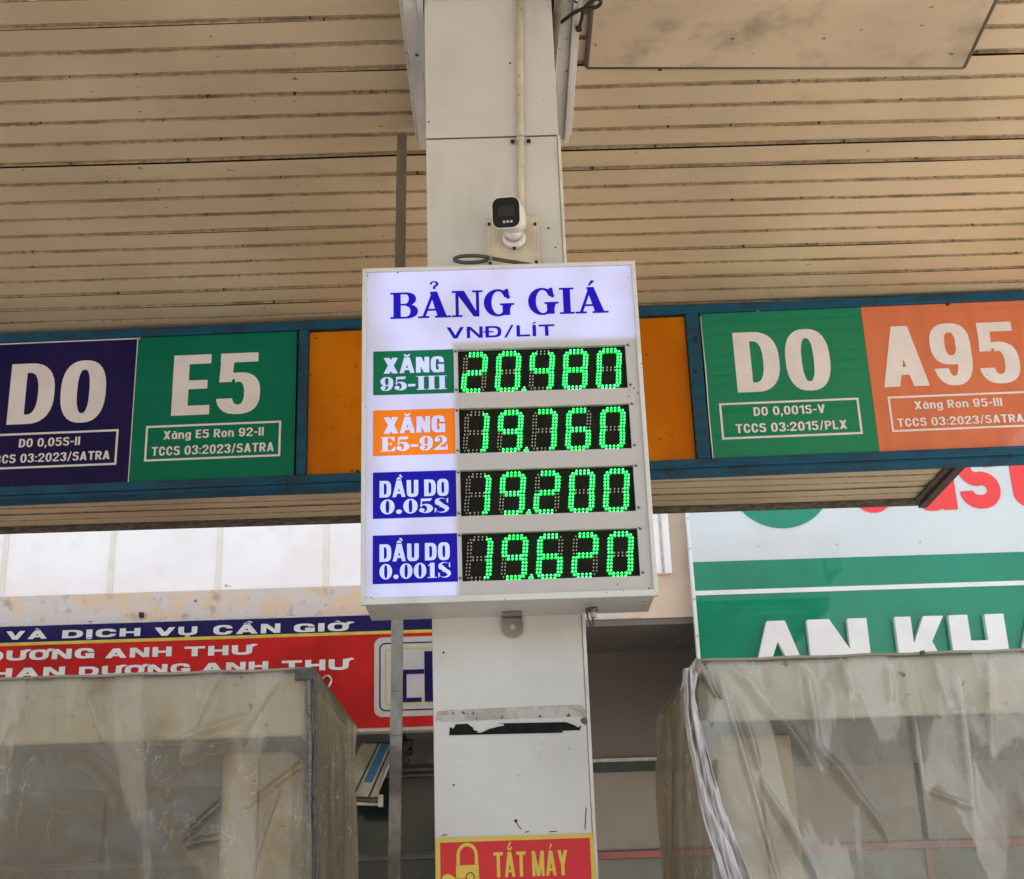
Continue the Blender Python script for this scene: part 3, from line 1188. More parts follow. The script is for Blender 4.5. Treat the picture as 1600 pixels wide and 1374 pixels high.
for (px, py) in ((1031, 107), (1305, 102), (1436, 99)):
    d = ray(px, py)
    k = (CZ - 1.6) / d.z
    g = MB()
    g.disc((d.x * k, d.y * k, CZ + .002), .008, .010, 'black_hole', 10, 'Z')
    g.build('screw', t_)

# ---- white casings of the roof beam either side of the column top
t_ = thing('beam_casing', 'peeling white metal casing along the ceiling left of the column top', 'beam casing', (-.26, 4.9, 4.6))
g = MB()
g.box(-.300, -.285, 1.2, 4.93, 4.735, CZ + .02, 'white_old')
g.box(-.2845, -.236, 1.2, 4.94, 4.70, CZ + .02, 'white_old')
g.box(-.2355, -.213, 1.2, 4.935, 4.69, CZ + .02, 'white_old')
g.build('casing', t_, bevel=.003)
t_ = thing('beam_casing', 'ribbed white metal casing along the ceiling right of the column top', 'beam casing', (.28, 4.9, 4.6))
g = MB()
g.box(.250, .272, 1.2, 4.93, 4.70, CZ + .02, 'white_old')
g.box(.2725, .318, 1.2, 4.935, 4.72, CZ + .02, 'white_old')
g.box(.3185, .336, 1.2, 4.92, 4.70, CZ + .02, 'white_old')
g.box(.3365, .350, 1.2, 4.91, 4.73, CZ + .02, 'white_old')
g.build('casing', t_, bevel=.003)


def on_ceiling(px, py, z):
    d = ray(px, py)
    k = (z - 1.6) / d.z
    return Vector((d.x * k, d.y * k, z))


g = MB()
g.tube([on_ceiling(878, -40, 4.66), on_ceiling(873, 10, 4.67), on_ceiling(868, 60, 4.67), on_ceiling(866, 112, 4.66)], [.012, .013, .011, .004], 'wood', 8)
o = g.build('wooden_strip', loc=on_ceiling(872, 30, 4.66))
tag(o, 'brown wooden strip lying along the right white casing at the column top', 'wooden strip')
g = MB()


def zoompt(x, y_):
    return on_ceiling(600 + x / 3.2725, y_ / 3.2725, 4.69)


loop = [(905, 115), (935, 93), (975, 65), (1020, 45), (1060, 44), (1095, 32), (1109, 12), (1098, -4), (1070, 2), (1040, 25), (1020, 48), (1016, 70), (1010, 100), (996, 148)]


def smooth_path(p, k=5):
    out = []
    p = [Vector(q) for q in p]
    for i in range(len(p) - 1):
        p0, p1, p2, p3 = p[max(i - 1, 0)], p[i], p[i + 1], p[min(i + 2, len(p) - 1)]
        for j in range(k):
            t = j / k
            out.append(.5 * ((2 * p1) + (p2 - p0) * t + (2 * p0 - 5 * p1 + 4 * p2 - p3) * t * t + (3 * p1 - p0 - 3 * p2 + p3) * t ** 3))
    out.append(p[-1])
    return out


pp = smooth_path([zoompt(*q) for q in loop])
g.tube(pp, .0068, 'black', 8)
g.disc(tuple(pp[-1] + Vector((0, 0, .008))), .012, .015, 'black', 10, 'Z')
o = g.build('looped_cord', loc=pp[0])
tag(o, 'looped black cord hanging at the ceiling beside the right white casing', 'cord')

# ---- column
col = thing('column', 'tall square off-white clad column carrying the price board', 'column', (.016, 4.2, 0))
g = MB()
g.box(-.209, .236, 4.0, 4.42, 0, 4.150, 'column')
g.build('lower_cladding', col, bevel=.003)
g = MB()
g.box(-.209, .240, 4.0, 4.42, 4.157, CZ + .01, 'column')
g.build('upper_cladding', col, bevel=.003)
g = MB()
g.box(-.205, .232, 4.004, 4.416, 4.150, 4.157, 'seam')
g.build('joint', col)
g = MB()
g.box(.2365, .2465, 3.994, 4.03, 0.1, 4.149, 'column_trim')
g.build('corner_trim', col, bevel=.002)


def pt(px, py, Y):
    s, z = at(px, py, Y)
    return (s, Y, z)


# black tape remnant (torn), residue strip
tp = [(702, 1149), (703, 1136), (708, 1139), (711, 1135), (711, 1132), (731, 1131), (734, 1134), (739, 1137), (740, 1141), (747, 1143), (744, 1145), (752, 1145), (765, 1139), (777, 1136), (788, 1134), (787, 1131), (779, 1130.5),
      (884, 1128.5), (897, 1133), (903, 1137), (908, 1134), (906, 1141), (879, 1142), (879, 1145)]
tpp = [at(a, b, 3.998) for a, b in tp]
g = MB()
g.prism(tpp, 3.9972, 3.9999, 'tape')
o = g.build('black_tape', loc=(.02, 4.0, 2.13))
tag(o, 'torn strip of black tape stuck across the column below the price board', 'tape')
rp = [(681, 1126), (683, 1112), (700, 1110), (760, 1107), (850, 1103), (905, 1101), (912, 1106), (920, 1117), (912, 1120), (890, 1120), (780, 1124), (700, 1128)]
g = MB()
g.prism([at(a, b, 3.998) for a, b in rp], 3.9982, 3.9999, 'residue')
g.prism([at(a, b, 3.998) for a, b in [(907, 1124), (914, 1120), (917, 1128), (915, 1133), (908, 1129)]], 3.9975, 3.9999, 'seam')
o = g.build('tape_residue', loc=(.02, 4.0, 2.2))
tag(o, 'wrinkled speckled clear tape residue across the column above the black tape', 'tape')
# scuffs on the column: thin marks of their own shape
g = MB()
for line in ([(847, 1150), (849, 1157)], [(836, 1164), (841, 1172), (842, 1178)], [(841, 1183), (842, 1187)]):
    q = [pt(a, b, 3.9992) for a, b in line]
    g.tube(q, .0018, 'letter_white', 5)
g.build('white_scratch', col)
g = MB()
for line in ([(916, 1262), (915, 1275), (914, 1296)], [(807, 1284), (809, 1290), (815, 1296)], [(690, 1306), (698, 1304)], [(820, 1301), (826, 1299)], [(858, 1300), (870, 1299)], [(893, 1106), (903, 1110), (912, 1116)]):
    q = [pt(a, b, 3.9992) for a, b in line]
    g.tube(q, .0014, 'seam', 5)
for (a, b, r) in ((806, 1283, .005), (709, 1227, .003), (693, 1020, .0035), (797, 99, .004), (670, 191, .003), (857, 357, .004), (868, 387, .003)):
    x_, y_, z_ = pt(a, b, 4.0)
    g.disc((x_, 4.0, z_), r, .0015, 'black_hole', 8)
g.build('dark_mark', col)

# ---- conduit
pipe = thing('conduit', 'cream plastic conduit running down the column to the junction box', 'conduit', (.12, 3.99, 3.9))
g = MB()
xs_ = [(813, -30), (813, 100), (813.5, 210), (815, 342)]
pts = []
for a, b in xs_:
    s, z = at(a, b, 3.985)
    pts.append((s, 3.985, z))
g.tube(pts, .0115, 'white_pvc', 14)
g.build('pipe', pipe)
g = MB()
s, z = at(813.5, 218, 3.985)
g.tube([(s, 3.985, z - .011), (s, 3.985, z + .011)], .0145, 'white_old', 14)
g.box(s - .034, s + .034, 3.993, 3.9995, z - .011, z + .009, 'white_old')
g.build('clamp', pipe)
for dx in (-.027, .027):
    g = MB()
    g.disc((s + dx, 3.9935, z - .004), .0075, .005, 'black_hole', 10)
    g.build('screw', pipe)
g = MB()
s2, z2 = at(816, 343, 3.985)
g.tube([(s2, 3.985, z2 - .01), (s2, 3.985, z2 + .016)], .014, 'cctv_white', 14)
g.build('coupling', pipe)

# ---- junction box and security camera
jb = thing('junction_box', 'square cream junction box plate on the column behind the security camera', 'junction box', (.072, 3.98, 3.75))
g = MB()
g.box(-.012, .158, 3.965, 3.9995, 3.640, 3.829, 'white_pvc')
g.build('box', jb, bevel=.004)
g = MB()
g.box(-.001, .147, 3.960, 3.9655, 3.645, 3.822, 'white_pvc')
g.build('cover_plate', jb, bevel=.003)
for (a, b) in ((764, 350), (836, 350), (838, 409), (766, 411)):
    s, z = at(a, b, 3.957)
    g = MB()
    g.disc((s, 3.9605, z), .0052, .004, 'black_hole', 10)
    g.build('screw', jb)

cc = thing('security_camera', 'white bullet security camera with black front above the price board', 'camera', (.076, 3.95, 3.74))
g = MB()
cz_ = 3.737
g.tube([(.076, 3.9595, cz_), (.076, 3.946, cz_ + .001), (.076, 3.940, cz_ + .002)], [.038, .038, .032], 'cctv_white', 28)
g.build('base_disc', cc)
g = MB()
g.prism(rrect(.070, .081, cz_ - .043, cz_ - .024, .004), 3.9405, 3.9475, 'black_hole')
g.build('cable_slot', cc)
g = MB()
g.tube([(.076, 3.940, cz_ + .004), (.073, 3.925, cz_ + .010), (.070, 3.905, cz_ + .020)], [.026, .028, .024], 'cctv_white', 20)
g.build('ball_joint', cc)
g = MB()
for k in range(9):
    a = math.radians(200 + k * 18)
    g.box(.074 + .027 * math.cos(a) - .0012, .074 + .027 * math.cos(a) + .0012, 3.926, 3.937, cz_ + .008 + .027 * math.sin(a) - .003, cz_ + .008 + .027 * math.sin(a) + .003, 'pale_edge')
g.build('grip_ring', cc)
# body loft: axis from rear to front, turned left and slightly down
rear, front = Vector((.080, 3.925, 3.786)), Vector((.0505, 3.790, 3.743))
ax = (front - rear).normalized()
rt = Vector((1, 0, 0)) - ax * ax.x
rt.normalize()
upv = rt.cross(ax)
if upv.z < 0:
    upv = -upv


def body_ring(c, hw, hh, r, n=6):
    return [c + rt * x + upv * z for x, z in rrect(-hw, hw, -hh, hh, r, n)]


def loft(mb, rings, m, cap0=True, cap1=True, smooth=True):
    n = len(rings[0])
    vs = [p for r in rings for p in r]
    fs = [(i * n + k, i * n + (k + 1) % n, (i + 1) * n + (k + 1) % n, (i + 1) * n + k) for i in range(len(rings) - 1) for k in range(n)]
    mb.add(vs, fs, m, smooth)
    if cap0:
        mb.add(rings[0], [tuple(range(n))], m)
    if cap1:
        mb.add(rings[-1], [tuple(range(n))], m)


g = MB()
Lb = (front - rear).length
loft(g, [body_ring(rear, .030, .032, .026), body_ring(rear + ax * .015, .040, .043, .030), body_ring(rear + ax * (Lb * .5), .0425, .046, .028), body_ring(front - ax * .004, .0455, .050, .026), body_ring(front, .0455, .050, .026)], 'cctv_white')
g.build('body', cc)
g = MB()
loft(g, [body_ring(front - ax * .0005, .0435, .0480, .024), body_ring(front + ax * .003, .0425, .0470, .023)], 'cctv_black', smooth=False)
g.build('front_glass', cc)
g = MB()
c0 = front + upv * .004
loft(g, [body_ring(c0 + ax * .003, .027, .018, .003), body_ring(c0 + ax * .0045, .026, .017, .003)], 'cctv_lens', smooth=False)
g.build('lens_window', cc)
for k in range(3):
    c0 = front - upv * .030 + rt * (-.006 + .0115 * k) + ax * .003
    g = MB()
    loft(g, [body_ring(c0, .0042, .0042, .004), body_ring(c0 + ax * .0015, .0042, .0042, .004)], 'lamp_dot', smooth=False)
    g.build('lamp', cc)
c0 = front - ax * .016 - upv * .0478
g = MB()
vs = [c0 + rt * -.024 + ax * .006, c0 + rt * .022 + ax * .006, c0 + rt * .022 - ax * .006, c0 + rt * -.024 - ax * .006]
vs2 = [v - upv * .0012 for v in vs]
g.add(vs + vs2, [(0, 1, 2, 3), (4, 5, 6, 7), (0, 1, 5, 4), (1, 2, 6, 5), (2, 3, 7, 6), (3, 0, 4, 7)], 'pale_edge')
g.build('label_strip', cc)

# ---- grey cable loop above the board
cl = thing('cable_loop', 'dark grey cable looped and tied on top of the price board', 'cable', (-.03, 3.9, 3.62))


def z9(x, y_, Y=3.90):
    return Vector(pt(700 + x / 7.635, 280 + y_ / 7.635, Y))


g = MB()
q = smooth_path([z9(980, 1022, 3.85), z9(880, 1006, 3.86), z9(750, 985, 3.87), z9(600, 962, 3.88), z9(520, 945, 3.885), z9(430, 925, 3.89), z9(300, 915, 3.90), z9(160, 922, 3.91), z9(85, 945, 3.92),
                 z9(85, 972, 3.925), z9(160, 992, 3.92), z9(280, 997, 3.91), z9(400, 985, 3.90), z9(480, 962, 3.893)])
g.tube(q, .0062, 'cable', 10)
g.build('cable', cl)
g = MB()
g.tube([z9(508, 930, 3.878), z9(522, 950, 3.876), z9(512, 972, 3.878)], .003, 'lamp_dot', 6)
g.build('cable_tie', cl)

# ================================================================== PRICE BOARD
BY = 3.80
bd = thing('price_board', 'illuminated white fuel price board with four green digital rows on the column', 'price board', (.022, 3.9, 2.498))
bx0, bx1, bz0, bz1 = -.400, .445, 2.498, 3.561
lip = .014
ins = .016
g = MB()
g.box(bx0 + .012, bx1 - .010, BY + .021, 3.9985, bz0 + .001, bz1 - .004, 'board_frame')
g.box(bx0 + .012, bx0 + .0145, BY + .0041, BY + .0209, bz0 + .001, bz1 - .004, 'board_frame')
g.box(bx1 - .0125, bx1 - .010, BY + .0041, BY + .0209, bz0 + .001, bz1 - .004, 'board_frame')
g.box(bx0 + .0146, bx1 - .0126, BY + .0041, BY + .0209, bz0 + .001, bz0 + .0035, 'board_frame')
g.box(bx0 + .0146, bx1 - .0126, BY + .0041, BY + .0209, bz1 - .0065, bz1 - .004, 'board_frame')
# keep housing hollow in front: face sits 1 mm proud
g.build('housing', bd, bevel=.002)
g = MB()
fr = []


def mitre(x0, x1, z0, z1, t, tb, y0, y1, m):
    """four mitred frame bars, each a closed prism"""
    O = [(x0, z0), (x1, z0), (x1, z1), (x0, z1)]
    I_ = [(x0 + t, z0 + tb), (x1 - t, z0 + tb), (x1 - t, z1 - t), (x0 + t, z1 - t)]
    out = []
    for k in range(4):
        a, b = k, (k + 1) % 4
        mb = MB()
        mb.prism([O[a], O[b], I_[b], I_[a]], y0, y1, m)
        out.append(mb)
    return out


for k, mb in enumerate(mitre(bx0, bx1, bz0, bz1, .013, .020, BY - .012, BY + .004, 'board_frame')):
    mb.build('frame_bar', bd, bevel=.0025)
# displays
DX0, DX1 = -.1105, .3980
DZ = [(3.139, 3.281), (2.946, 3.089), (2.753, 2.894), (2.559, 2.702)]
FX0, FX1, FZ0, FZ1 = bx0 + .013, bx1 - .013, bz0 + .020, bz1 - .013
FY = BY - .004
g = MB()
zs = [FZ0]
for a, b in DZ[::-1]:
    zs += [a, b]
zs += [FZ1]
for i in range(len(zs) - 1):
    if i % 2 == 0:
        g.box(FX0, FX1, FY, BY + .003, zs[i], zs[i + 1], 'face')
    else:
        g.box(FX0, DX0, FY, BY + .003, zs[i], zs[i + 1], 'face')
        g.box(DX1, FX1, FY, BY + .003, zs[i], zs[i + 1], 'face')
g.build('face_sheet', bd)
# headings
g = MB()
a = at(610, 498, FY)
b = at(951, 448, FY)
text(g, 'BẢNG GIÁ', SLAB, a[0], at(951, 488, FY)[0], at(612, 499, FY)[1], at(612, 458, FY)[1], FY - .0012, 'face_text')
text(g, 'VNĐ/LÍT', WIDE2, at(698, 529, FY)[0], at(867, 525, FY)[0], at(708, 529.5, FY)[1], at(698, 512, FY)[1], FY - .0012, 'face_text')
g.build('heading_lettering', bd)

labels = [('XĂNG', '95-III', 'lab_green', (581.5, 549.9, 707.7, 616), (598, 693, 584.5, 558, 593, 696, 613, 590)),
          ('XĂNG', 'E5-92', 'lab_orange', (581.5, 642, 708.3, 712), (597, 693, 678, 651.5, 592, 699, 708, 685)),
          ('DẦU DO', '0.05S', 'lab_blue', (580.6, 737.5, 711, 809), (591, 700, 778, 750.5, 593, 699, 807, 782.5)),
          ('DẦU DO', '0.001S', 'lab_blue', (580, 836.4, 712.6, 910.7), (590, 701.5, 879, 850, 590.5, 702, 909.5, 884))]
for (t1, t2, m, rc, tx), (dz0, dz1) in zip(labels, DZ):
    x0, z1_ = at(rc[0], rc[1], FY)
    x1, z0_ = at(rc[2], rc[3], FY)
    z0_ = min(z0_, dz0)
    x0, x1 = -.366, -.123
    z0_, z1_ = dz0 - .0, dz1 + .0005
    g = MB()
    g.box(x0, x1, FY - .0012, FY - .0001, z0_, z1_, m)
    lb = g.build('product_label', bd, label='printed label reading ' + t1 + ' ' + t2)
    g = MB()
    H = z1_ - z0_
    wx = x1 - x0
    if t1 == 'XĂNG':
        text(g, t1, LAB, x0 + wx * .13, x1 - wx * .12, z0_ + H * .48, z0_ + H * .84, FY - .0022, 'lab_white')
    else:
        text(g, t1, LAB, x0 + wx * .08, x1 - wx * .09, z0_ + H * .45, z0_ + H * .81, FY - .0022, 'lab_white')
    text(g, t2, FAT, x0 + wx * (.09 if '95' in t2 or 'E5' in t2 or '05' in t2 else .08), x1 - wx * (.09 if '0.001' not in t2 else .08), z0_ + H * .09, z0_ + H * .40, FY - .0022, 'lab_white')
    g.build('label_lettering', lb)

# LED displays
SEG = {'0': 'abcdef', '1': 'bc', '2': 'abged', '3': 'abgcd', '4': 'fgbc', '5': 'afgcd', '6': 'afgedc', '7': 'abc', '8': 'abcdefg', '9': 'abcdfg', ' ': ''}
rows = ['20.480', '19.760', '19.200', '19.620']


def led(mb, x, z, lit, y=3.811):
    r = .0042 if lit else .0025
    n = 8 if lit else 6
    d = .007
    c = Vector((x, y, z))
    ringa = [(x + r * math.cos(2 * math.pi * k / n), y, z + r * math.sin(2 * math.pi * k / n)) for k in range(n)]
    r2 = r * .72
    ringb = [(x + r2 * math.cos(2 * math.pi * k / n), y - d * .7, z + r2 * math.sin(2 * math.pi * k / n)) for k in range(n)]
    m1, m2 = ('led_on', 'led_core') if lit else ('led_off', 'led_off')
    mb.add(ringa + ringb, [(k, (k + 1) % n, n + (k + 1) % n, n + k) for k in range(n)], m1)
    r3 = r * .45
    ringc = [(x + r3 * math.cos(2 * math.pi * k / n), y - d, z + r3 * math.sin(2 * math.pi * k / n)) for k in range(n)]
    mb.add(ringb + ringc, [(k, (k + 1) % n, n + (k + 1) % n, n + k) for k in range(n)], m1)
    mb.add(ringc, [tuple(range(n))], m2)


for (dz0, dz1), tx in zip(DZ, rows):
    dp = bpy.data.objects.new('led_display', None)
    g = MB()
    g.box(DX0 + .0005, DX1 - .0005, 3.811, BY + .0195, dz0 + .0005, dz1 - .0005, 'led_back')
    dsp = g.build('led_display', bd, label='LED row showing ' + tx)
    bpy.data.objects.remove(dp)
    cells = []
    for ch in tx:
        if ch == '.':
            cells[-1][1] = True
        else:
            cells.append([ch, False])
    # frame strips round the hole
    cw = (DX1 - DX0) / 5.0
    H = dz1 - dz0
    for i, (ch, dot) in enumerate(cells):
        g = MB()
        cx = DX0 + cw * (i + .50) - .0015
        zc = dz0 + H * .485
        hh = H * .452
        hw = .0345
        sl = .085

        def P_(x, z):
            return cx + x + z * sl, zc + z
        on = SEG[ch]
        s_ = .0074     # spacing
        th = .0088     # the two rows of a stroke
        for nm, zz in (('a', hh - th * .5), ('g', 0), ('d', -hh + th * .5)):
            for k in range(4):
                for q in (-.5, .5):
                    x_ = (k - 1.5) * .0115
                    led(g, *P_(x_, zz + q * th), nm in on)
        for nm, sx_, up_ in (('b', 1, 1), ('f', -1, 1), ('c', 1, -1), ('e', -1, -1)):
            for k in range(6):
                for q in (-.5, .5):
                    f = k / 5
                    zz = up_ * (.0058 + (hh - .0128) * f)
                    inset = .0055 * (1 if k == 5 else 0) + (.0012 if k == 0 else 0)
                    if k == 5:
                        zz -= up_ * .001
                    x_ = sx_ * (hw - inset - .0045 + q * th)
                    led(g, *P_(x_, zz), nm in on)
        if dot:
            for (qx, qz) in ((.0465, -hh + .003), (.0545, -hh + .003), (.0515, -hh + .0105)):
                led(g, *P_(qx, qz), True)
        g.build('digit', dsp)
    for (sx_, sz_) in ((DX0 - .0055, dz0 + .010), (DX0 - .0055, dz1 - .006), (DX1 + .0085, dz0 + .010), (DX1 + .0085, dz1 - .002)):
        g = MB()
        g.disc((sx_, FY, sz_), .0042, .003, 'black_hole', 10)
        g.disc((sx_ + .001, FY - .003, sz_ + .001), .0022, .001, 'screw', 8)
        g.build('screw', dsp)

# under-board bracket, gland, screws
g = MB()
g.prism(rrect(-.0005, .060, 2.435, 2.512, .026), 3.9865, 3.9915, 'steel')
g.prism(rrect(.0, .0595, 2.500, 2.512, .002), 3.970, 3.987, 'steel')
br = g.build('bracket', bd, bevel=.001)
g = MB()
g.disc((.030, 3.9865, 2.463), .008, .004, 'screw', 12)
g.build('screw', br)
g = MB()
g.box(.0005, .0585, 3.93, 3.970, 2.493, 2.4965, 'steel')
g.build('bracket_tab', bd, bevel=.001)
g = MB()
g.tube([(.266, 3.92, 2.4985), (.266, 3.92, 2.488)], .014, 'steel', 6)
g.tube([(.266, 3.92, 2.488), (.266, 3.92, 2.470)], .009, 'pale_edge', 12)
g.build('cable_gland', bd)
g = MB()
g.tube([(.247, 3.92, 2.4985), (.249, 3.92, 2.47), (.258, 3.92, 2.444), (.262, 3.92, 2.440), (.264, 3.92, 2.448), (.265, 3.92, 2.475)], .003, 'cable', 8)
g.build('cable_stub', bd)
for (x_, y_) in ((.415, 3.85), (.415, 3.885), (-.37, 3.86)):
    g = MB()
    g.disc((x_, y_, bz0 + .002), .005, .0035, 'screw', 10, 'Z')
    g.build('screw', bd)
g = MB()
rs = random.Random(9)
for (a, b) in ((571, 934), (574, 937), (579, 935), (572, 938), (990, 607), (985, 611), (982, 619), (996, 615), (1015, 920), (1019, 922), (1010, 924), (936, 926), (930, 927), (965, 914), (570, 432), (622, 426), (983, 435), (571, 470)):
    x_, z_ = at(a + rs.uniform(-1, 1), b + rs.uniform(-1, 1), FY)
    g.disc((min(max(x_, FX0 + .003), FX1 - .003), FY, z_), rs.uniform(.0015, .003), .0008, 'black_hole', 6)
g.build('dirt_speck', bd)['kind'] = 'stuff'

# ---- warning sign at the bottom of the column
ws = thing('warning_sign', 'red metal sign with yellow border and padlock reading TẮT MÁY', 'sign', (.02, 3.99, 1.4))
wx0, wx1 = at(681, 1312, 3.99)[0], at(927, 1303, 3.99)[0]
wz1 = at(800, 1306.5, 3.99)[1]
wz0 = wz1 - .34
g = MB()
g.prism(rrect(wx0, wx1, wz0, wz1, .006, 3), 3.990, 3.9995, 'yellow_plate')
g.build('plate', ws)
g = MB()
g.box(wx0 + .012, wx1 - .011, 3.9885, 3.9899, wz0 + .012, wz1 - .012, 'red_plate')
fld = g.build('red_field', ws)
g = MB()
text(g, 'TẮT MÁY', COND, at(772, 1371, 3.988)[0], at(888, 1368, 3.988)[0], at(776, 1371.5, 3.988)[1], at(773, 1332, 3.988)[1], 3.9875, 'yellow_plate')
g.build('lettering', ws)
g = MB()
lx0, lz1 = at(712.5, 1352, 3.988)
lx1 = at(748, 1351, 3.988)[0]
cxk = (lx0 + lx1) / 2
zt = lz1
shz = at(730, 1337, 3.988)[1]
out = [(cxk - .030, zt), (cxk - .030, shz)] + [(cxk - .030 * math.cos(a), shz + .034 * math.sin(a)) for a in [math.pi * i / 12 for i in range(1, 12)]] + [(cxk + .030, shz), (cxk + .030, zt)]
inn = [(cxk + .021, zt), (cxk + .021, shz)] + [(cxk + .021 * math.cos(a), shz + .025 * math.sin(a)) for a in [math.pi * i / 12 for i in range(1, 12)]] + [(cxk - .021, shz), (cxk - .021, zt)]
g.prism(out + inn, 3.9872, 3.9884, 'yellow_plate')
g.prism([(lx0, zt - .001), (lx1, zt - .001), (lx1, zt - .075), (lx0, zt - .075)], 3.9872, 3.9884, 'yellow_plate')
g.build('padlock_emblem', ws)
g = MB()
cy_ = at(733, 1366, 3.988)[1]
hand = [(lx0 - .040, cy_ - .07), (lx0 - .044, cy_ - .02), (lx0 - .036, cy_ - .002), (lx0 - .024, cy_ + .003), (lx0 - .012, cy_ - .002), (lx0 + .0, cy_ - .012), (lx1 - .016, cy_ - .012), (lx1 - .016, cy_ - .030), (lx0 + .002, cy_ - .034), (lx0 + .002, cy_ - .07)]
g.prism(hand, 3.9862, 3.9871, 'yellow_plate')
arc = [(lx1 - .034, 3.986, cy_ - .014)] + [(lx1 - .024 + .011 * math.cos(a), 3.986, cy_ - .008 + .012 * math.sin(a)) for a in [math.pi * (1.1 - i / 8 * 1.4) for i in range(9)]] + [(lx1 - .017, 3.986, cy_ - .026)]
g.tube(arc, .0014, 'red_vinyl', 6)
g.tube([(lx0 - .002, 3.986, cy_ - .0125), (lx1 - .034, 3.986, cy_ - .0125)], .0014, 'red_vinyl', 6)
g.build('hand_emblem', ws)

# ---- steel strap beside the column
strap = thing('steel_strap', 'long flat perforated steel strap hanging from the ceiling left of the column', 'strap', (-.37, 5.0, 4.8))
top_, bot_ = Vector((-.361, 4.97, CZ)), Vector((-.384, 4.62, 1.0))


def strap_pt(py, top=True):
    a = Vector(pt(627.5 if py < 300 else 620, py, 4.9))
    return a


cxs = [(628, 209), (625, 415), (622.5, 700), (620.5, 970), (619.5, 1080), (617.5, 1230), (615.5, 1374), (613.5, 1520)]
wpx = [15, 16.5, 17.5, 18.5, 19, 19, 19.5, 20]
SY = 4.93
sp = [at(a, b, SY) for a, b in cxs]
wm = [at(a + w_ / 2, b, SY)[0] - at(a - w_ / 2, b, SY)[0] for (a, b), w_ in zip(cxs, wpx)]


def strap_seg(i0, i1, m, name):
    v, f = [], []
    for k in range(i0, i1 + 1):
        s_, z_ = sp[k]
        hw_ = wm[k] / 2
        off = .004 * math.sin(k * 2.1)
        v += [(s_ - hw_, SY + off, z_), (s_ + hw_, SY + off, z_), (s_ + hw_, SY + off + .012, z_), (s_ - hw_, SY + off + .012, z_)]
    n_ = i1 - i0
    for k in range(n_):
        for q in range(4):
            f.append((k * 4 + q, k * 4 + (q + 1) % 4, k * 4 + 4 + (q + 1) % 4, k * 4 + 4 + q))
    f += [(0, 1, 2, 3), tuple(n_ * 4 + q for q in range(4))]
    mb = MB()
    mb.add(v, f, m)
    return mb.build(name, strap, bevel=.001)


strap_seg(0, 2, 'steel_old', 'upper_strip')
strap_seg(2, 4, 'steel', 'middle_strip')
strap_seg(4, 7, 'steel', 'lower_strip')
for py in (1166, 1232, 1247, 1327, 1340, 1354, 1368, 1318):
    s_, z_ = at(618, py, SY)
    g = MB()
    g.disc((s_, SY, z_), .005, .004, 'steel', 10)
    g.build('rivet', strap)
for py in (1149, 1206, 1262, 1300):
    s_, z_ = at(618, py, SY)
    g = MB()
    g.box(s_ - .024, s_ + .024, SY - .006, SY + .016, z_ - .0015, z_ + .0015, 'steel')
    g.build('overlap_edge', strap)

# ================================================================== FASCIA SIGN BEAM (hangs under the ceiling)
FYW = -.030
FD_ = 6.72


def fat_(px, py):
    return at(px, py, FD_, FYW)


fs_ = thing('fascia_sign', 'long blue framed fuel type fascia hanging under the canopy behind the column', 'sign', (0, FD_, 3.8))
fs_.rotation_euler = (0, 0, FYW)
FZ_B, FZ_T = 3.835, 4.775
FXL, FXR = -6.6, 3.30


class LB(MB):
    """builder in the fascia's own frame: x along, y depth, z height"""
    def build(s, name, parent, **k):
        s.v = [(v[0], v[1] + FD_, v[2]) for v in s.v]
        return MB.build(s, name, parent, **k)


def blue(x0, x1, z0, z1, y0=-.02, y1=.10):
    g = LB()
    g.box(x0, x1, y0, y1, z0, z1, 'blue_frame')
    return g.build('frame_bar', fs_, bevel=.004)


tb, bb = .048, .062
blue(FXL, FXR, FZ_T - tb, FZ_T)
blue(FXL, FXR, FZ_B + .018, FZ_B + bb)
g = LB()
g.box(FXL, FXR, .0, .12, FZ_B, FZ_B + .0175, 'blue_frame')
g.build('bottom_lip', fs_, bevel=.002)
u1 = fat_(465, 640)[0]
u2 = fat_(480, 640)[0]
u3 = fat_(1079, 600)[0]
u4 = fat_(1100, 600)[0]
blue(u1 + .001, u2, FZ_B + bb + .001, FZ_T - tb - .001)
blue(u3, u4, FZ_B + bb + .001, FZ_T - tb - .001)
g = LB()
g.box(FXL, FXR, .10, .13, FZ_B + .02, FZ_T - .002, 'backing')
g.build('back_panel', fs_)
pz0, pz1 = FZ_B + bb + .002, FZ_T - tb - .002
u0 = fat_(208, 640)[0]
w0 = fat_(1360, 600)[0]
wr = FXR - .02


def panel(x0, x1, m, y=.0, lab=None, name='sign_panel', inset=0.0, x0b=None, x1b=None):
    g = LB()
    zz0, zz1 = pz0 + inset, pz1 - inset
    xa0, xa1 = x0 if x0b is None else x0b, x1 if x1b is None else x1b
    vs = [(xa0, y, zz0), (xa1, y, zz0), (x1, y, zz1), (x0, y, zz1)]
    vs += [(a, y + .012, c) for a, b, c in vs]
    g.add(vs, [(0, 1, 2, 3), (4, 5, 6, 7), (0, 1, 5, 4), (1, 2, 6, 5), (2, 3, 7, 6), (3, 0, 4, 7)], m)
    return g.build(name, fs_, label=lab)


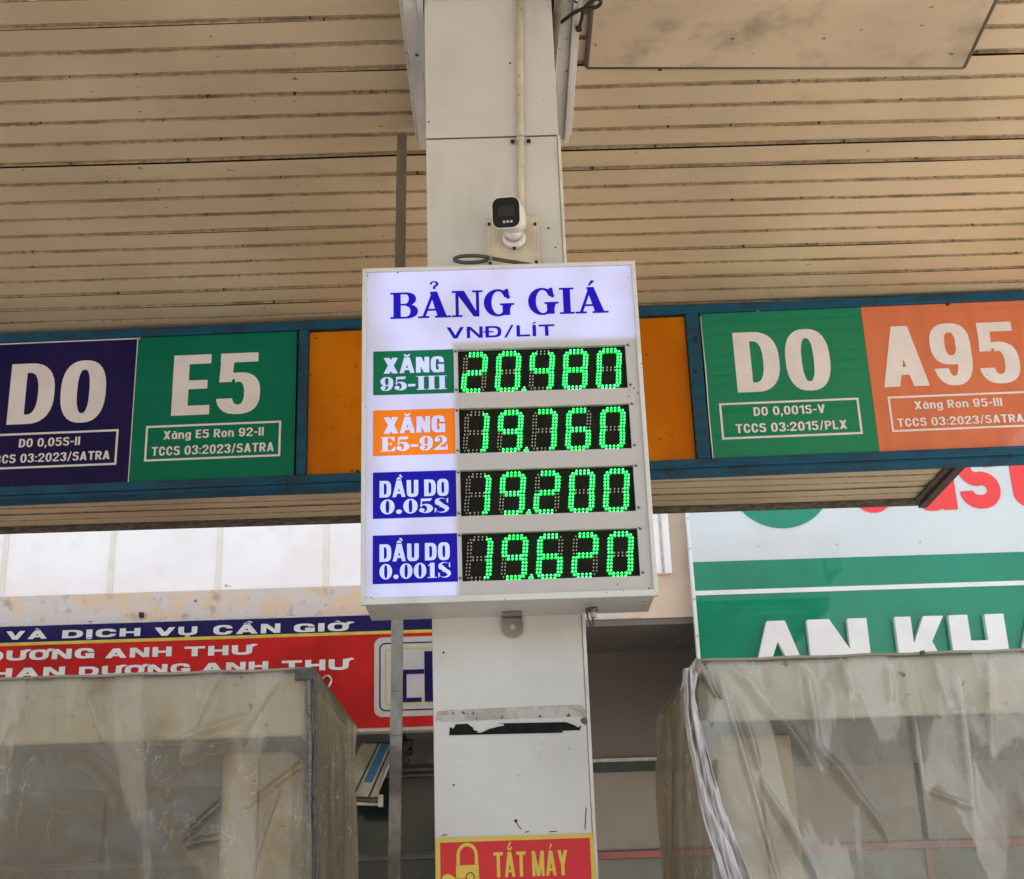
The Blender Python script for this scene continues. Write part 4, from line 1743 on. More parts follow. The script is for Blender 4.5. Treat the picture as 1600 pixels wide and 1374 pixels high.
panel(u2 + .004, -.55, 'amber', .01, 'plain amber panel left of the board', inset=.006)
panel(-.548, u3 - .004, 'amber', .01, 'plain amber panel right of the board', inset=.006)
pE5 = panel(u0 + .001, u1 - .012, 'green', 0, 'green panel reading E5')
pDOn = panel(u0 - 1.16, u0 - .001, 'navy', 0, 'navy panel reading DO')
panel(FXL + .05, u0 - 1.18, 'amber', .01, inset=.006)
pDOg = panel(u4 + .012, w0 - .001, 'green2', -.004, 'glossy green panel reading DO')
pA95 = panel(w0 + .001, w0 + 1.05, 'salmon', -.004, 'glossy salmon orange panel reading A95')
panel(w0 + 1.07, wr, 'amber', .01, inset=.006)
g = LB()
g.box(u0 - .002, u0 + .002, -.002, .0, pz0, pz1, 'print_white')
g.box(u0 - 1.16, u0, -.002, .0, pz1 - .006, pz1, 'print_white')
g.build('white_seam', fs_)
g = LB()
g.tube([(u4 + .012, -.006, pz0), (u4 + .010, -.010, pz0 + .25), (u4 + .014, -.006, pz0 + .5), (u4 + .010, -.009, pz1 - .02)], .0035, 'print_white', 6)
g.build('curled_edge', fs_)


def ftext(par, s, st, xa, ya, xb, yb, ytop, y=-.0025, base=None):
    x0_, z0_ = fat_(xa, ya)
    x1_, z1b = fat_(xb, yb)
    zt_ = fat_(xa, ytop)[1]
    g = LB()
    text(g, s, st, x0_, x1_, (z0_ + z1b) / 2, (z0_ + z1b) / 2 + (zt_ - z0_), y, 'print_white')
    return g


def fx(zx, zy, r=4):
    """zoom 4 picture coordinates"""
    if r == 4:
        return zx / 2.6667, 400 + zy / 2.6667
    return 1000 + zx / 2.6667, 430 + zy / 2.6667


def sign_print(par, big, l1, l2, B, r, box, t1, t2, y):
    g = LB()
    # big letters: B = (x left bottom, y base left, x right bottom, y base right, y top left)
    (xa, ya), (xb, yb) = fx(B[0], B[1], r), fx(B[2], B[3], r)
    yt = fx(B[0], B[4], r)[1]
    x0_, z0_ = fat_(xa, ya)
    x1_, z1_ = fat_(xb, yb)
    zt_ = fat_(xa, yt)[1]
    zb = (z0_ + z1_) / 2
    text(g, big, GOTH, x0_, x1_, zb, zb + zt_ - z0_, y, 'print_white')
    (xa, ya), (xb, yb), (xc, yc) = fx(box[0], box[1], r), fx(box[2], box[3], r), fx(box[4], box[5], r)
    # box: bottom-left, bottom-right, top-right
    b0, b1, b2 = fat_(xa, ya), fat_(xb, yb), fat_(xc, yc)
    zb0 = (b0[1] + b1[1]) / 2
    rect_line(g, b0[0], b1[0], zb0, zb0 + (b2[1] - b1[1]), .011, y, 'print_white')
    for s_, T in ((l1, t1), (l2, t2)):
        (xa, ya), (xb, yb) = fx(T[0], T[1], r), fx(T[2], T[3], r)
        yt = fx(T[0], T[4], r)[1]
        p0, p1 = fat_(xa, ya), fat_(xb, yb)
        zt_ = fat_(xa, yt)[1]
        zb = (p0[1] + p1[1]) / 2
        text(g, s_, GOTHS, p0[0], p1[0], zb, zb + zt_ - p0[1], y, 'print_white')
    for v in ():
        pass
    g.build('lettering', fs_)


sign_print(pE5, 'E5', 'Xăng E5 Ron 92-II', 'TCCS 03:2023/SATRA', (713, 664, 1081, 656, 408 + 6), 4, (600, 860, 1168, 833, 1173, 685),
           (681, 766, 1099, 749, 731), (631, 837, 1141, 812, 800), -.0025)
sign_print(pDOn, 'DO', 'DO 0,05S-II', 'TCCS 03:2023/SATRA', (27, 703, 432, 690, 452), 4, (-62, 898, 485, 866, 495, 718),
           (78, 800, 333, 788, 765), (-54, 870, 457, 846, 834), -.0025)
sign_print(pDOg, 'DO', 'DO 0,001S-V', 'TCCS 03:2015/PLX', (407, 490, 806, 478, 240), 7, (342, 688, 928, 663, 912, 512),
           (474, 588, 772, 577, 552), (400, 661, 863, 642, 624), -.0065)
sign_print(pA95, 'A95', 'Xăng Ron 95-III', 'TCCS 03:2023/SATRA', (1016, 464, 1596, 452, 212), 7, (1050, 658, 1640, 630, 1632, 482),
           (1144, 558, 1510, 550, 524), (1073, 631, 1600, 617, 597), -.0065)
for (px, py, m) in ((1184, 486, 'screw'), (1261, 714, 'screw'), (1480, 476, 'black_hole'), (1508, 705, 'black_hole'), (1016, 494, 'black_hole'), (219, 529, 'screw'), (467.5, 537, 'black_hole'),
                    (469, 579, 'black_hole'), (559, 738, 'black_hole'), (1580, 715, 'black_hole'), (1044, 740, 'black_hole'), (1086, 530, 'black_hole'), (1086, 536, 'black_hole'), (1086, 583, 'black_hole')):
    s_, z_ = fat_(px, py)
    g = LB()
    g.disc((s_, -.0205 if (px in (467.5, 469, 1580, 1044, 1086)) else -.004, z_), .010 if m == 'black_hole' else .009, .006, m, 10)
    g.build('screw', fs_)
# wire end hanging at the bottom bar
g = MB()
q = []
for a, b in ((449, 748), (451, 760), (453, 770), (447, 764), (455, 752), (452, 745)):
    s_, z_ = at(a, b, FD_ - .06, FYW)
    q.append((s_ * math.cos(FYW), FD_ - .06 + s_ * math.sin(FYW), z_))
g.tube(smooth_path(q, 4), .0035, 'black', 6)
o = g.build('wire_scrap', loc=q[0])
tag(o, 'small tangle of dark wire on the bottom bar of the blue fascia', 'wire')

# ================================================================== SHOP BUILDING BEHIND
BYD = 12.5
bl = thing('shop_building', 'plastered shop building behind the canopy with white upper panels', 'building', (0, 13, 0))
WZ0, WZ1 = 4.75, 7.4


def bat(px, py, Y=BYD):
    return at(px, py, Y)


# ledge & plaster band
g = MB()
g.box(-9, 1.28, BYD - .02, BYD + .3, 4.35, WZ0, 'plaster')
g.build('plaster_band', bl, bevel=.01)
g = MB()
g.box(1.2805, 5.6, BYD - .01, BYD + .3, 4.35, WZ0, 'wall_peach')
g.box(1.2805, 9, BYD + .0, BYD + .3, WZ0 + .001, WZ1, 'wall_peach')
g.build('peach_wall', bl)
g = MB()
g.box(-9, 9, BYD + .301, BYD + .5, 4.35, WZ1 + .2, 'grey_wall')
g.build('upper_wall', bl)
# white panels and battens
bxs = [bat(px, 870)[0] for px in (6, 168, 340, 509)]
stp = (bxs[3] - bxs[0]) / 3
xx = bxs[0] - stp * 5
edges = []
while xx < 1.2:
    edges.append(xx)
    xx += stp
edges.append(1.28)
pane_me = None
for i in range(len(edges) - 1):
    g = MB()
    g.box(edges[i] + .026, edges[i + 1] - .026, BYD + .03, BYD + .06, WZ0 + .003, WZ1, 'wall_white')
    g.build('wall_panel', bl)
    g = MB()
    g.box(edges[i] - .025, edges[i] + .025, BYD + .022, BYD + .07, WZ0 + .003, WZ1, 'batten')
    g.build('batten', bl)
g = MB()
a0, a1 = bat(1022, 850)[0], bat(1046, 850)[0]
g.box(a0, a1, BYD - .06, BYD - .001, 4.76, WZ1, 'wall_white')
g.box(a0 + .05, a0 + .075, BYD - .075, BYD - .0605, 4.76, WZ1, 'pale_edge')
g.build('pilaster', bl, bevel=.006)
s_, z_ = bat(222, 962, BYD - .02)
g = MB()
g.box(s_ - .02, s_ + .02, BYD - .06, BYD - .021, z_ - .022, z_ + .022, 'black_hole')
g.build('cut_pipe_stub', bl, label='short dark square stub sticking out of the peeling plaster')

# recess: soffit, back wall, side returns
RY = 13.75
g = MB()
g.box(-9, 9, BYD + .001, RY, 4.35 - .06, 4.3495, 'grey_wall')
g.build('soffit', bl)
g = MB()
g.box(-.55, 9, RY, RY + .2, 3.215, 4.289, 'grey_wall')
g.build('recess_wall', bl)
g = MB()
g.box(-9, -.5505, RY, RY + .2, 3.24, 4.289, 'dark_wall')
g.box(-9, -.50, RY - .45, RY - .001, 3.5, 4.289, 'grey_wall')
g.build('dark_lintel', bl)
# right windows
wz = [at(1000, q, RY)[1] for q in (1188, 1190, 1205, 1327, 1341)]
g = MB()
g.box(-.55, 9, RY - .05, RY + .02, wz[1], wz[0] + .02, 'pale_edge')
g.build('window_ledge', bl)
g = MB()
g.box(-.55, 9, RY - .03, RY + .05, wz[2], wz[1] - .001, 'frame_dark')
g.build('window_head_bar', bl)
xm = [-.55, 1.35 + .0, 2.9, 4.05, 5.6, 7.2, 9]
xm = [-.55, 2.35, 4.04, 5.7, 7.3, 9]
for i in range(len(xm) - 1):
    g = MB()
    g.box(xm[i] + .03, xm[i + 1] - .03, RY + .02, RY + .03, wz[3] + .001, wz[2] - .001, 'glass_brown')
    wp = g.build('upper_pane', bl)
    g = MB()
    g.box(xm[i] + .03, xm[i + 1] - .03, RY + .02, RY + .03, .6, wz[4] - .001, 'glass_grey')
    g.build('lower_pane', bl)
for x_ in xm[1:-1]:
    g = MB()
    g.box(x_ - .03, x_ + .03, RY - .015, RY + .04, .6, wz[4] - .001, 'frame_pink')
    g.build('pink_mullion', bl)
g = MB()
g.box(-.55, 9, RY - .02, RY + .04, wz[4], wz[3] - .02, 'frame_pink')
g.box(-.55, 9, RY - .01, RY + .04, wz[3] - .0195, wz[3], 'frame_brown')
g.build('pink_transom', bl)
g = MB()
g.box(-9, 9, RY - .05, RY + .2, 0, .599, 'grey_wall')
g.build('base_wall', bl)
# left dark glazing
lz = [at(600, q, RY)[1] for q in (1203, 1207, 1212, 1216, 1333, 1338, 1345)]
g = MB()
g.box(-9, -.5505, RY - .03, RY + .02, lz[1], lz[0], 'frame_brown')
g.box(-9, -.5505, RY - .025, RY + .02, lz[3], lz[2], 'frame_brown')
g.box(-9, -.5505, RY - .01, RY + .02, lz[2] + .001, lz[1] - .001, 'black')
g.box(-9, -.5505, RY - .01, RY + .02, lz[0] + .001, 3.239, 'black')
g.build('window_head_bar', bl)
g = MB()
g.box(-9, -.5505, RY - .03, RY + .02, lz[6], lz[5] , 'frame_brown')
g.box(-9, -.5505, RY - .02, RY + .02, lz[5] + .001, lz[4], 'frame_dark')
g.build('transom', bl)
for i in range(5):
    x0_, x1_ = -9 + i * 1.69, -9 + (i + 1) * 1.69
    g = MB()
    g.box(x0_ + .02, x1_ - .02, RY + .02, RY + .03, lz[4] + .001, lz[3] - .001, 'glass_dark')
    g.build('upper_pane', bl)
    g = MB()
    g.box(x0_ + .02, x1_ - .02, RY + .02, RY + .03, .6, lz[6] - .001, 'glass_dark')
    g.build('lower_pane', bl)
g = MB()
g.box(-9.2, -9, BYD, RY + .3, 0, WZ1, 'grey_wall')
g.box(9, 9.2, BYD, RY + .3, 0, WZ1, 'grey_wall')
g.box(-9.2, 9.2, RY + .31, RY + 6, 0, WZ1 + .1, 'grey_wall')
g.build('rear_block', bl)

# ---- red shop sign
RYD = BYD - .20
rd = thing('shop_sign', 'red shop sign with navy heading band VÀ DỊCH VỤ CẦN GIỜ', 'sign', (-3, RYD, 3.4))


def rat(px, py):
    return at(px, py, RYD)


rz1 = (rat(0, 978)[1] + rat(560, 964)[1]) / 2
rzn = (rat(0, 1005)[1] + rat(560, 987)[1]) / 2
rzy = (rat(0, 1010)[1] + rat(560, 992)[1]) / 2
rz0 = rat(600, 1137)[1]
rx0, rx1 = -8.0, .35
g = MB()
g.box(rx0, rx1, RYD + .012, BYD - .021, rz0 - .03, rz1 + .02, 'pale_edge')
g.build('box_frame', rd, bevel=.01)
g = MB()
g.box(rx0 + .01, rx1 - .01, RYD, RYD + .0115, rzn, rz1, 'navy')
g.build('navy_panel', rd)
g = MB()
g.box(rx0 + .01, rx1 - .01, RYD - .001, RYD + .0115, rzy, rzn - .001, 'yellow_line')
g.build('yellow_stripe', rd)
g = MB()
g.box(rx0 + .01, rx1 - .01, RYD, RYD + .0115, rz0, rzy - .001, 'red_vinyl')
g.build('red_panel', rd)
TY = RYD - .003


def rtext(g, s, x0p, y0p, x1p, y1p, toppx, st=WIDE, m='print_grey'):
    y0p, y1p, toppx = y0p - .6, y1p - .6, toppx - 1.2
    a_, b_ = rat(x0p, y0p), rat(x1p, y1p)
    h_ = (y0p - toppx)
    zt_ = rat(x0p, toppx)[1]
    zb = (a_[1] + b_[1]) / 2
    g = MB()
    text(g, s, st, a_[0], b_[0], zb, zb + zt_ - a_[1], TY, m)
    g.build('lettering', rd, label='pale lettering reading ' + s)


rtext(g, 'VÀ', 9, 1000.5, 73, 999, 988)
rtext(g, 'DỊCH', 97, 998, 219, 995, 986)
rtext(g, 'VỤ', 241, 994.5, 308, 993, 982)
rtext(g, 'CẦN', 333, 993, 438, 989.5, 979)
rtext(g, 'GIỜ', 459, 988.5, 545, 987, 976)
rtext(g, 'DƯƠNG', -26, 1034, 147, 1029.5, 1019)
rtext(g, 'ANH', 164, 1029, 268, 1027, 1014.5)
rtext(g, 'THƯ', 288, 1027, 394, 1023, 1012.5)
rtext(g, 'PHAN', -55, 1062.5, 101, 1058.5, 1047.5)
rtext(g, 'DƯƠNG', 123, 1057.5, 297, 1053, 1043)
rtext(g, 'ANH', 314, 1052, 419, 1048.5, 1038)
rtext(g, 'THƯ', 440, 1051, 545, 1046, 1035)
# the tail of one more word, seen past the cover
g = MB()
s_, z_ = rat(511, 1064)
g.tube(smooth_path([(s_ - .05, TY, z_ + .01), (s_, TY, z_ + .045), (s_ + .04, TY, z_ + .01), (s_ + .02, TY, z_ - .05), (s_ - .02, TY, z_ - .08), (s_ - .03, TY, z_ - .13)]), [.03] * 6 + [.045] * 10 + [.03] * 5 + [.02] * 5, 'print_grey', 6, flat=.2)
s2_, z2_ = rat(530, 1114)
g.box(s2_ - .02, s2_ + .02, TY - .001, TY + .001, z2_ - .02, z2_ + .02, 'print_grey')
g.build('lower_lettering', rd)
# emblem
ex0, ez1 = rat(585, 997)
ez0 = rat(590, 1121)[1]
ex1 = rat(745, 1110)[0]
g = MB()
g.prism(rrect(ex0, ex1, ez0, ez1, .07, 6), RYD - .003, RYD - .0005, 'logo_white')
em = g.build('emblem_plate', rd)
g = MB()
rring(g, ex0 + .045, ex1 - .045, ez0 + .05, ez1 - .05, .055, .012, RYD - .005, 'navy')
rring(g, ex0 + .095, ex1 - .095, ez0 + .10, ez1 - .10, .045, .016, RYD - .005, 'khaki_line')
g.build('emblem_border', em)
g = MB()


def ebox(x0p, y0p, x1p, y1p):
    a_ = rat(x0p, y0p)
    b_ = rat(x1p, y1p)
    g.box(a_[0], b_[0], RYD - .006, RYD - .0042, b_[1], a_[1], 'navy')


ebox(663, 1018, 692, 1096)
ebox(628, 1047, 662.8, 1053)
ebox(628, 1053.1, 635.5, 1091)
ebox(628, 1091.1, 659, 1097)
g.build('emblem_mark', em)

# ---- awning scrap, strap bundle in the dark bay
aw = thing('striped_awning', 'small cream awning with blue stripe hanging in the dark shop bay', 'awning', (-1.3, 13.2, 2.8))
AYT, AYB = 13.35, 12.9


def aw_pt(px, py, Y):
    s, z = at(px, py, Y)
    return Vector((s, Y, z))


tl, trr, brr, blw = (566, 1160), (628, 1160), (591, 1249), (520, 1248)
NU, NV = 20, 24
vs, fsx, ms = [], [], []
for j in range(NV + 1):
    v_ = j / NV
    for i in range(NU + 1):
        u_ = i / NU
        xa = tl[0] + (trr[0] - tl[0]) * u_
        xb = blw[0] + (brr[0] - blw[0]) * u_
        ytop = tl[1]
        yb_ = blw[1] + (brr[1] - blw[1]) * u_
        px = xa + (xb - xa) * v_
        if i == NU:
            px -= 9 * math.sin(v_ * math.pi)
        py = ytop + (yb_ - ytop) * v_
        Y = AYT + (AYB - AYT) * v_ - .05 * math.sin(v_ * 3.14)
        vs.append(aw_pt(px, py, Y))
groups = {'awning': [], 'awning_blue': [], 'awning_line': []}
for j in range(NV):
    for i in range(NU):
        a_ = j * (NU + 1) + i
        m_ = 'awning'
        if i in (10, 11, 12, 13) and j < 17:
            m_ = 'awning_blue'
        if i in (8, 15):
            m_ = 'awning_line'
        groups[m_].append((a_, a_ + 1, a_ + NU + 2, a_ + NU + 1))
for k_, f_ in groups.items():
    pass
g = MB()
g.add(vs, groups['awning'] + groups['awning_blue'] + groups['awning_line'], 'awning')
i1_ = g.mi('awning_blue')
i2_ = g.mi('awning_line')
na, nb = len(groups['awning']), len(groups['awning_blue'])
for q in range(nb):
    g.m[na + q] = i1_
for q in range(len(groups['awning_line'])):
    g.m[na + nb + q] = i2_
cl_ = g.build('cloth', aw, smooth=True)
sm_ = cl_.modifiers.new('thick', 'SOLIDIFY')
sm_.thickness = .006
g = MB()
pa, pb = aw_pt(538, 1249, AYB), aw_pt(591, 1251, AYB)
g.tube([pa, pb], .028, 'frame_brown', 8)
g.tube([pa + Vector((0, 0, -.035)), pb + Vector((.02, 0, -.035))], .016, 'pale_edge', 8)
g.build('roller_bar', aw)
g = MB()
g.box(pb.x, pb.x + .045, AYB - .03, AYB + .03, pb.z - .06, pb.z + .05, 'pale_edge')
g.build('end_cap', aw, bevel=.006)
sbn = thing('strap_bundle', 'black strap bundle hanging in the dark bay behind the steel strap', 'strap', (-.9, 13.1, 3.2))
g = MB()
q = [aw_pt(a, b, 13.2) for a, b in ((632, 1150), (634, 1165), (631, 1180), (633, 1198))]
g.tube(q, [.03, .045, .03, .015], 'black', 8, flat=.5)
g.tube([aw_pt(628, 1160, 13.2), aw_pt(642, 1159, 13.2), aw_pt(642, 1176, 13.2), aw_pt(630, 1178, 13.2)], [.03, .035, .03, .02], 'black', 8)
g.build('folded_strap', sbn)
g = MB()
g.tube(smooth_path([aw_pt(a, b, 13.18) for a, b in ((636, 1176), (639, 1188), (636, 1194), (633, 1188), (635, 1178))]), .010, 'black', 6)
g.tube([aw_pt(632, 1150, 13.2), Vector((aw_pt(632, 1150, 13.2).x, 13.2, 4.29))], .006, 'black', 6)
g.build('buckle_loop', sbn)

# ---- green and white pharmacy-type sign at right
GYD = 12.32
gs = thing('green_sign', 'large green and white shop sign with raised AN KHA letters at right', 'sign', (3.5, GYD, 4))


def gat(px, py):
    return at(px, py, GYD)


gx0 = gat(1078, 880)[0]
gx0 = (gat(1069.5, 804)[0] + gat(1091.5, 1031)[0]) / 2
gx1 = 8.4
ztop, zbot = 6.9, 3.28
zg = (gat(1077, 880)[1] + gat(1600, 861)[1]) / 2
zs1 = (gat(1081, 924)[1] + gat(1600, 907)[1]) / 2
zs0 = (gat(1081, 931)[1] + gat(1600, 914.5)[1]) / 2
g = MB()
g.box(gx0 + .02, gx1, GYD + .03, BYD - .012, zbot, ztop, 'pale_edge')
g.build('box_frame', gs)
g = MB()
g.box(gx0, gx0 + .030, GYD - .012, GYD + .06, zbot, ztop, 'letter_white')
g.build('side_trim', gs, bevel=.004)
g = MB()
g.box(gx0 + .031, gx1, GYD, GYD + .029, zg, ztop, 'sign_white')
g.build('white_panel', gs)
g = MB()
g.box(gx0 + .031, gx1, GYD, GYD + .029, zs1, zg - .001, 'green2')
g.build('green_band', gs)
g = MB()
g.box(gx0 + .031, gx1, GYD - .004, GYD + .029, zs0, zs1 - .001, 'letter_white')
g.build('white_stripe', gs)
g = MB()
g.box(gx0 + .031, gx1, GYD, GYD + .029, zbot, zs0 - .001, 'green2')
g.build('green_panel', gs)
# round emblem
cgx, cgz = gat(1217, 748)
rad = gat(1298, 748)[0] - cgx
g = MB()
g.prism([(cgx + rad * math.cos(2 * math.pi * i / 64), cgz + rad * math.sin(2 * math.pi * i / 64)) for i in range(64)], GYD - .006, GYD - .0005, 'green2')
g.build('round_emblem', gs)
# coral letters of the upper word, each a part
zb_ = (gat(1495, 795.5)[1] + gat(1535, 796)[1]) / 2
capz = .96
wordx = {'e': (1328, 1402, 803), 'a': (1420, 1496, 799.5), 's': (1503, 1567, 796), 't': (1567, 1650, 793)}
for ch, (xa, xb, yb_) in wordx.items():
    loops, w_ = outlines(ch, ROUND)
    x0_ = gat(xa, 790)[0]
    x1_ = gat(xb, 790)[0]
    zb1 = gat(xa, yb_)[1]
    g = MB()
    if ch == 't':
        x1_ = x0_ + .42
    letter(g, loops, x0_, (x1_ - x0_) / w_, zb_ + (.0 if ch != 'x' else 0), capz * .82, GYD - .008, 'coral', .007)
    g.build('letter', gs, label='coral red letter ' + ch)
# raised letters
lt = gat(1195, 974)[1]
zbase = (gat(1180, 1034)[1] + 0) - .06
ytop = (gat(1215, 972.5)[1] + gat(1560, 962)[1]) / 2
runs = [('A', 1178.5, 1252), ('N', 1264, 1358), ('K', 1402, 1479), ('H', 1487, 1574), ('A', 1590, 1672), ('N', 1684, 1778), ('G', 1790, 1880)]
zbase = ytop - .60
for ch, xa, xb in runs:
    loops, w_ = outlines(ch, BOLD)
    # pixel columns measured near the letters' visible height
    x0_, x1_ = gat(xa, 1028)[0], gat(xb, 1028)[0]
    if ch == 'A':
        x0_ -= .06
        x1_ += .06
    if ch == 'K':
        pass
    g = MB()
    letter(g, loops, x0_, (x1_ - x0_) / w_, zbase, ytop - zbase, GYD - .075, 'letter_white', .074, side='letter_white')
    g.build('letter', gs, label='raised white letter ' + ch)
for (a, b) in ((1068.5, 811), (1073.5, 858), (1185, 854), (1308, 851), (1438, 847), (1080, 937), (1085, 995)):
    s_, z_ = gat(a, b)
    g = MB()
    g.disc((max(s_, gx0 + .015), GYD - (.012 if a < 1100 else 0), z_), .010, .006, 'screw', 8)
    g.build('screw', gs)


# ================================================================== FUEL DISPENSERS WITH COVERS
def dist_seg(px, pz, a, b):
    ax_, az = a
    bx_, bz = b
    dx, dz = bx_ - ax_, bz - az
    l2 = dx * dx + dz * dz
    t = max(0, min(1, ((px - ax_) * dx + (pz - az) * dz) / l2))
    qx, qz = ax_ + t * dx, az + t * dz
    side = ((px - ax_) * dz - (pz - az) * dx)
    return math.hypot(px - qx, pz - qz), t, side


def grid(nu, nv, fn, m, mb=None):
    mb = mb or MB()
    vs = [fn(i / nu, j / nv) for j in range(nv + 1) for i in range(nu + 1)]
    fs = [(j * (nu + 1) + i, j * (nu + 1) + i + 1, (j + 1) * (nu + 1) + i + 1, (j + 1) * (nu + 1) + i) for j in range(nv) for i in range(nu)]
    mb.add(vs, fs, m, True)
    return mb


def dispenser(side, xin, Yf, zt, name_label, cover_label, film, ridges, hz):
    """side -1: stands left of the column; +1: right. xin is the cover's corner next to the column."""
    W_, D_ = 1.75, 1.10
    xo = xin + side * W_
    X = lambda u: xin + side * u
    d = thing('fuel_dispenser', name_label, 'fuel dispenser', (xin + side * W_ / 2, Yf + D_ / 2, .15))
    g = MB()
    a, b = sorted((X(.03), X(W_ - .03)))
    g.box(a, b, Yf + .016, Yf + D_ - .03, hz, zt - .004, 'header')
    g.build('header_box', d, bevel=.01)
    g = MB()
    g.box(a + .01, b - .01, Yf + .03, Yf + D_ - .04, hz - .012, hz - .001, 'header_dark')
    g.build('header_soffit', d)
    for u0_, u1_ in ((.085, .285), (W_ - .285, W_ - .085)):
        a, b = sorted((X(u0_), X(u1_)))
        g = MB()
        g.box(a, b, Yf + .20, Yf + .42, .151, hz - .013, 'post')
        ps = g.build('post', d, bevel=.012)
        g = MB()
        xm_ = a + (b - a) * .52
        g.box(xm_ - .003, xm_ + .003, Yf + .1985, Yf + .1999, .3, hz - .014, 'seam')
        g.build('post_joint', ps)
    a, b = sorted((X(.10), X(W_ - .10)))
    g = MB()
    g.box(a, b, Yf + .15, Yf + .80, .151, 1.15, 'header')
    g.build('cabinet', d, bevel=.02)
    g = MB()
    g.box(a + .3, b - .3, Yf + .142, Yf + .1495, .75, 1.05, 'glass_dark')
    g.build('display_window', d)
    # cover
    c = thing('dispenser_cover', cover_label, 'cover', (xin + side * W_ / 2, Yf + D_ / 2, .16))
    rs = random.Random(5 if side < 0 else 6)

    def disp(x, z):
        v = .010 * noise.noise(Vector((x * 2.2, z * 1.3, side * 3.1)))
        v += .022 * (abs(noise.noise(Vector((x * 5.0 + z, z * 2.2, 4.4 + side)))) - .2)
        v += .009 * (abs(noise.noise(Vector((x * 13 + z * 5, z * 7.0, 9.4 + side)))) - .2)
        for a_, b_, w_, h_ in ridges:
            dd, t, sd = dist_seg(x, z, a_, b_)
            prof = 1.15 * math.exp(-(dd / (w_ * .8)) ** 2) * math.sin(math.pi * (.08 + .84 * t))
            v += (1.9 if side > 0 else 1.4) * h_ * prof
        return v
    zb = .35

    def frontp(x, z):
        lo = max(0, min(1, (zt - z) / .06))
        bulge = .02 * max(0, min(1, (zt - z) / .8))
        return Vector((x, Yf - lo * (disp(x, z) + .006) - bulge, z))
    xs0, xs1 = xin, xo
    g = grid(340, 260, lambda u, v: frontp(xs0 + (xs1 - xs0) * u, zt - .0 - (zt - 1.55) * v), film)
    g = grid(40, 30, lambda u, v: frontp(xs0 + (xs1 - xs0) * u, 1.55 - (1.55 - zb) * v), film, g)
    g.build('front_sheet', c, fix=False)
    # side next to the column

    def sidep(u, v):
        z = zt - (zt - zb) * v
        yy = Yf + D_ * u
        sag = .02 * math.sin(math.pi * u) * max(0, 1 - v * 3)
        k = min(1, v * 12)
        dx = .020 * noise.noise(Vector((yy * 3, z * 1.1, 7 + side))) + .030 * (abs(noise.noise(Vector((yy * 9, z * 2.2, 2 + side)))) - .2)
        bul = (.045 if side > 0 else .012) * math.sin(math.pi * min(1, v * 2.2) * .5) * math.sin(math.pi * (.15 + .7 * u))
        return Vector((xin - side * (dx * k + bul * k) * (min(1, u * 8)), yy, z - sag))
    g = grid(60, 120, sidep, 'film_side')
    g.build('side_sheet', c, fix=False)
    g = grid(40, 16, lambda u, v: Vector((X(W_ * u), Yf + D_ * v, zt - .006 * abs(noise.noise(Vector((u * 9, v * 5, 1)))) * (1 if 0 < v < 1 and 0 < u < 1 else 0))), 'canvas')
    g.build('top_sheet', c, fix=False)
    g = MB()
    g.box(min(X(W_), X(W_ + .002)), max(X(W_), X(W_ + .002)), Yf, Yf + D_, zb, zt, 'canvas')
    g.build('outer_side_sheet', c)
    # welt along the top front edge
    q = [Vector((X(W_ * i / 30), Yf - .003, zt + .0015 * math.sin(i * 1.7))) for i in range(31)]
    g = MB()
    g.tube(q, .004, 'canvas', 6)
    g.build('top_hem', c)
    return d, c


zh = 2.135
# left: corner at (487,1048)
XLc, XRc = -.520, .527


def fz(px, py, Y=3.75):
    return at(px, py, Y)


rl = []
for a_, b_, w_, h_ in (((345, 1310), (300, 1320), .012, .012),
                       ((352, 1250), (290, 1312), .010, .016), ((480, 1190), (390, 1260), .010, .010), ((445, 1235), (400, 1372), .008, .012),
                       ((440, 1070), (385, 1160), .012, .010), ((140, 1080), (165, 1160), .010, .012), ((30, 1080), (42, 1160), .007, .010), ((90, 1070), (92, 1200), .006, .008),
                       ((300, 1170), (350, 1062), .012, .008), ((0, 1200), (30, 1130), .02, .010), ((230, 1060), (235, 1170), .006, .007), ((390, 1120), (280, 1155), .014, .008)):
    rl.append((fz(*a_), fz(*b_), w_, h_))
dispenser(-1, XLc, 3.75, fz(250, 1053)[1], 'covered fuel dispenser with beige post, left of the column', 'brown grimy plastic rain cover over the left fuel dispenser', 'film_left', rl, zh)
rr = []
for a_, b_, w_, h_ in (((1135, 1040), (1180, 1082), .016, .018), ((1172, 1078), (1262, 1188), .018, .030), ((1150, 1095), (1183, 1200), .010, .022), ((1190, 1225), (1278, 1380), .011, .026),
                       ((1255, 1040), (1275, 1170), .016, .018), ((1275, 1170), (1345, 1255), .018, .022), ((1345, 1250), (1385, 1312), .012, .016), ((1200, 1040), (1205, 1075), .010, .012),
                       ((1315, 1035), (1325, 1090), .012, .012), ((1385, 1040), (1390, 1100), .014, .014), ((1410, 1045), (1440, 1240), .016, .016), ((1455, 1030), (1480, 1110), .012, .012), ((1490, 1040), (1520, 1320), .02, .014),
                       ((1540, 1030), (1545, 1190), .014, .012), ((1120, 1050), (1215, 1374), .010, .012), ((1445, 1235), (1510, 1262), .010, .012), ((1580, 1240), (1600, 1290), .02, .012)):
    rr.append((fz(*a_), fz(*b_), w_, h_))
dispenser(1, XRc, 3.75, fz(1350, 1024)[1], 'covered fuel dispenser with beige post, right of the column', 'crumpled clear plastic rain cover over the right fuel dispenser', 'film_right', rr, zh)
covers = [o_ for o_ in bpy.data.objects if o_.name.startswith('dispenser_cover')]
covL, covR = covers[0], covers[1]
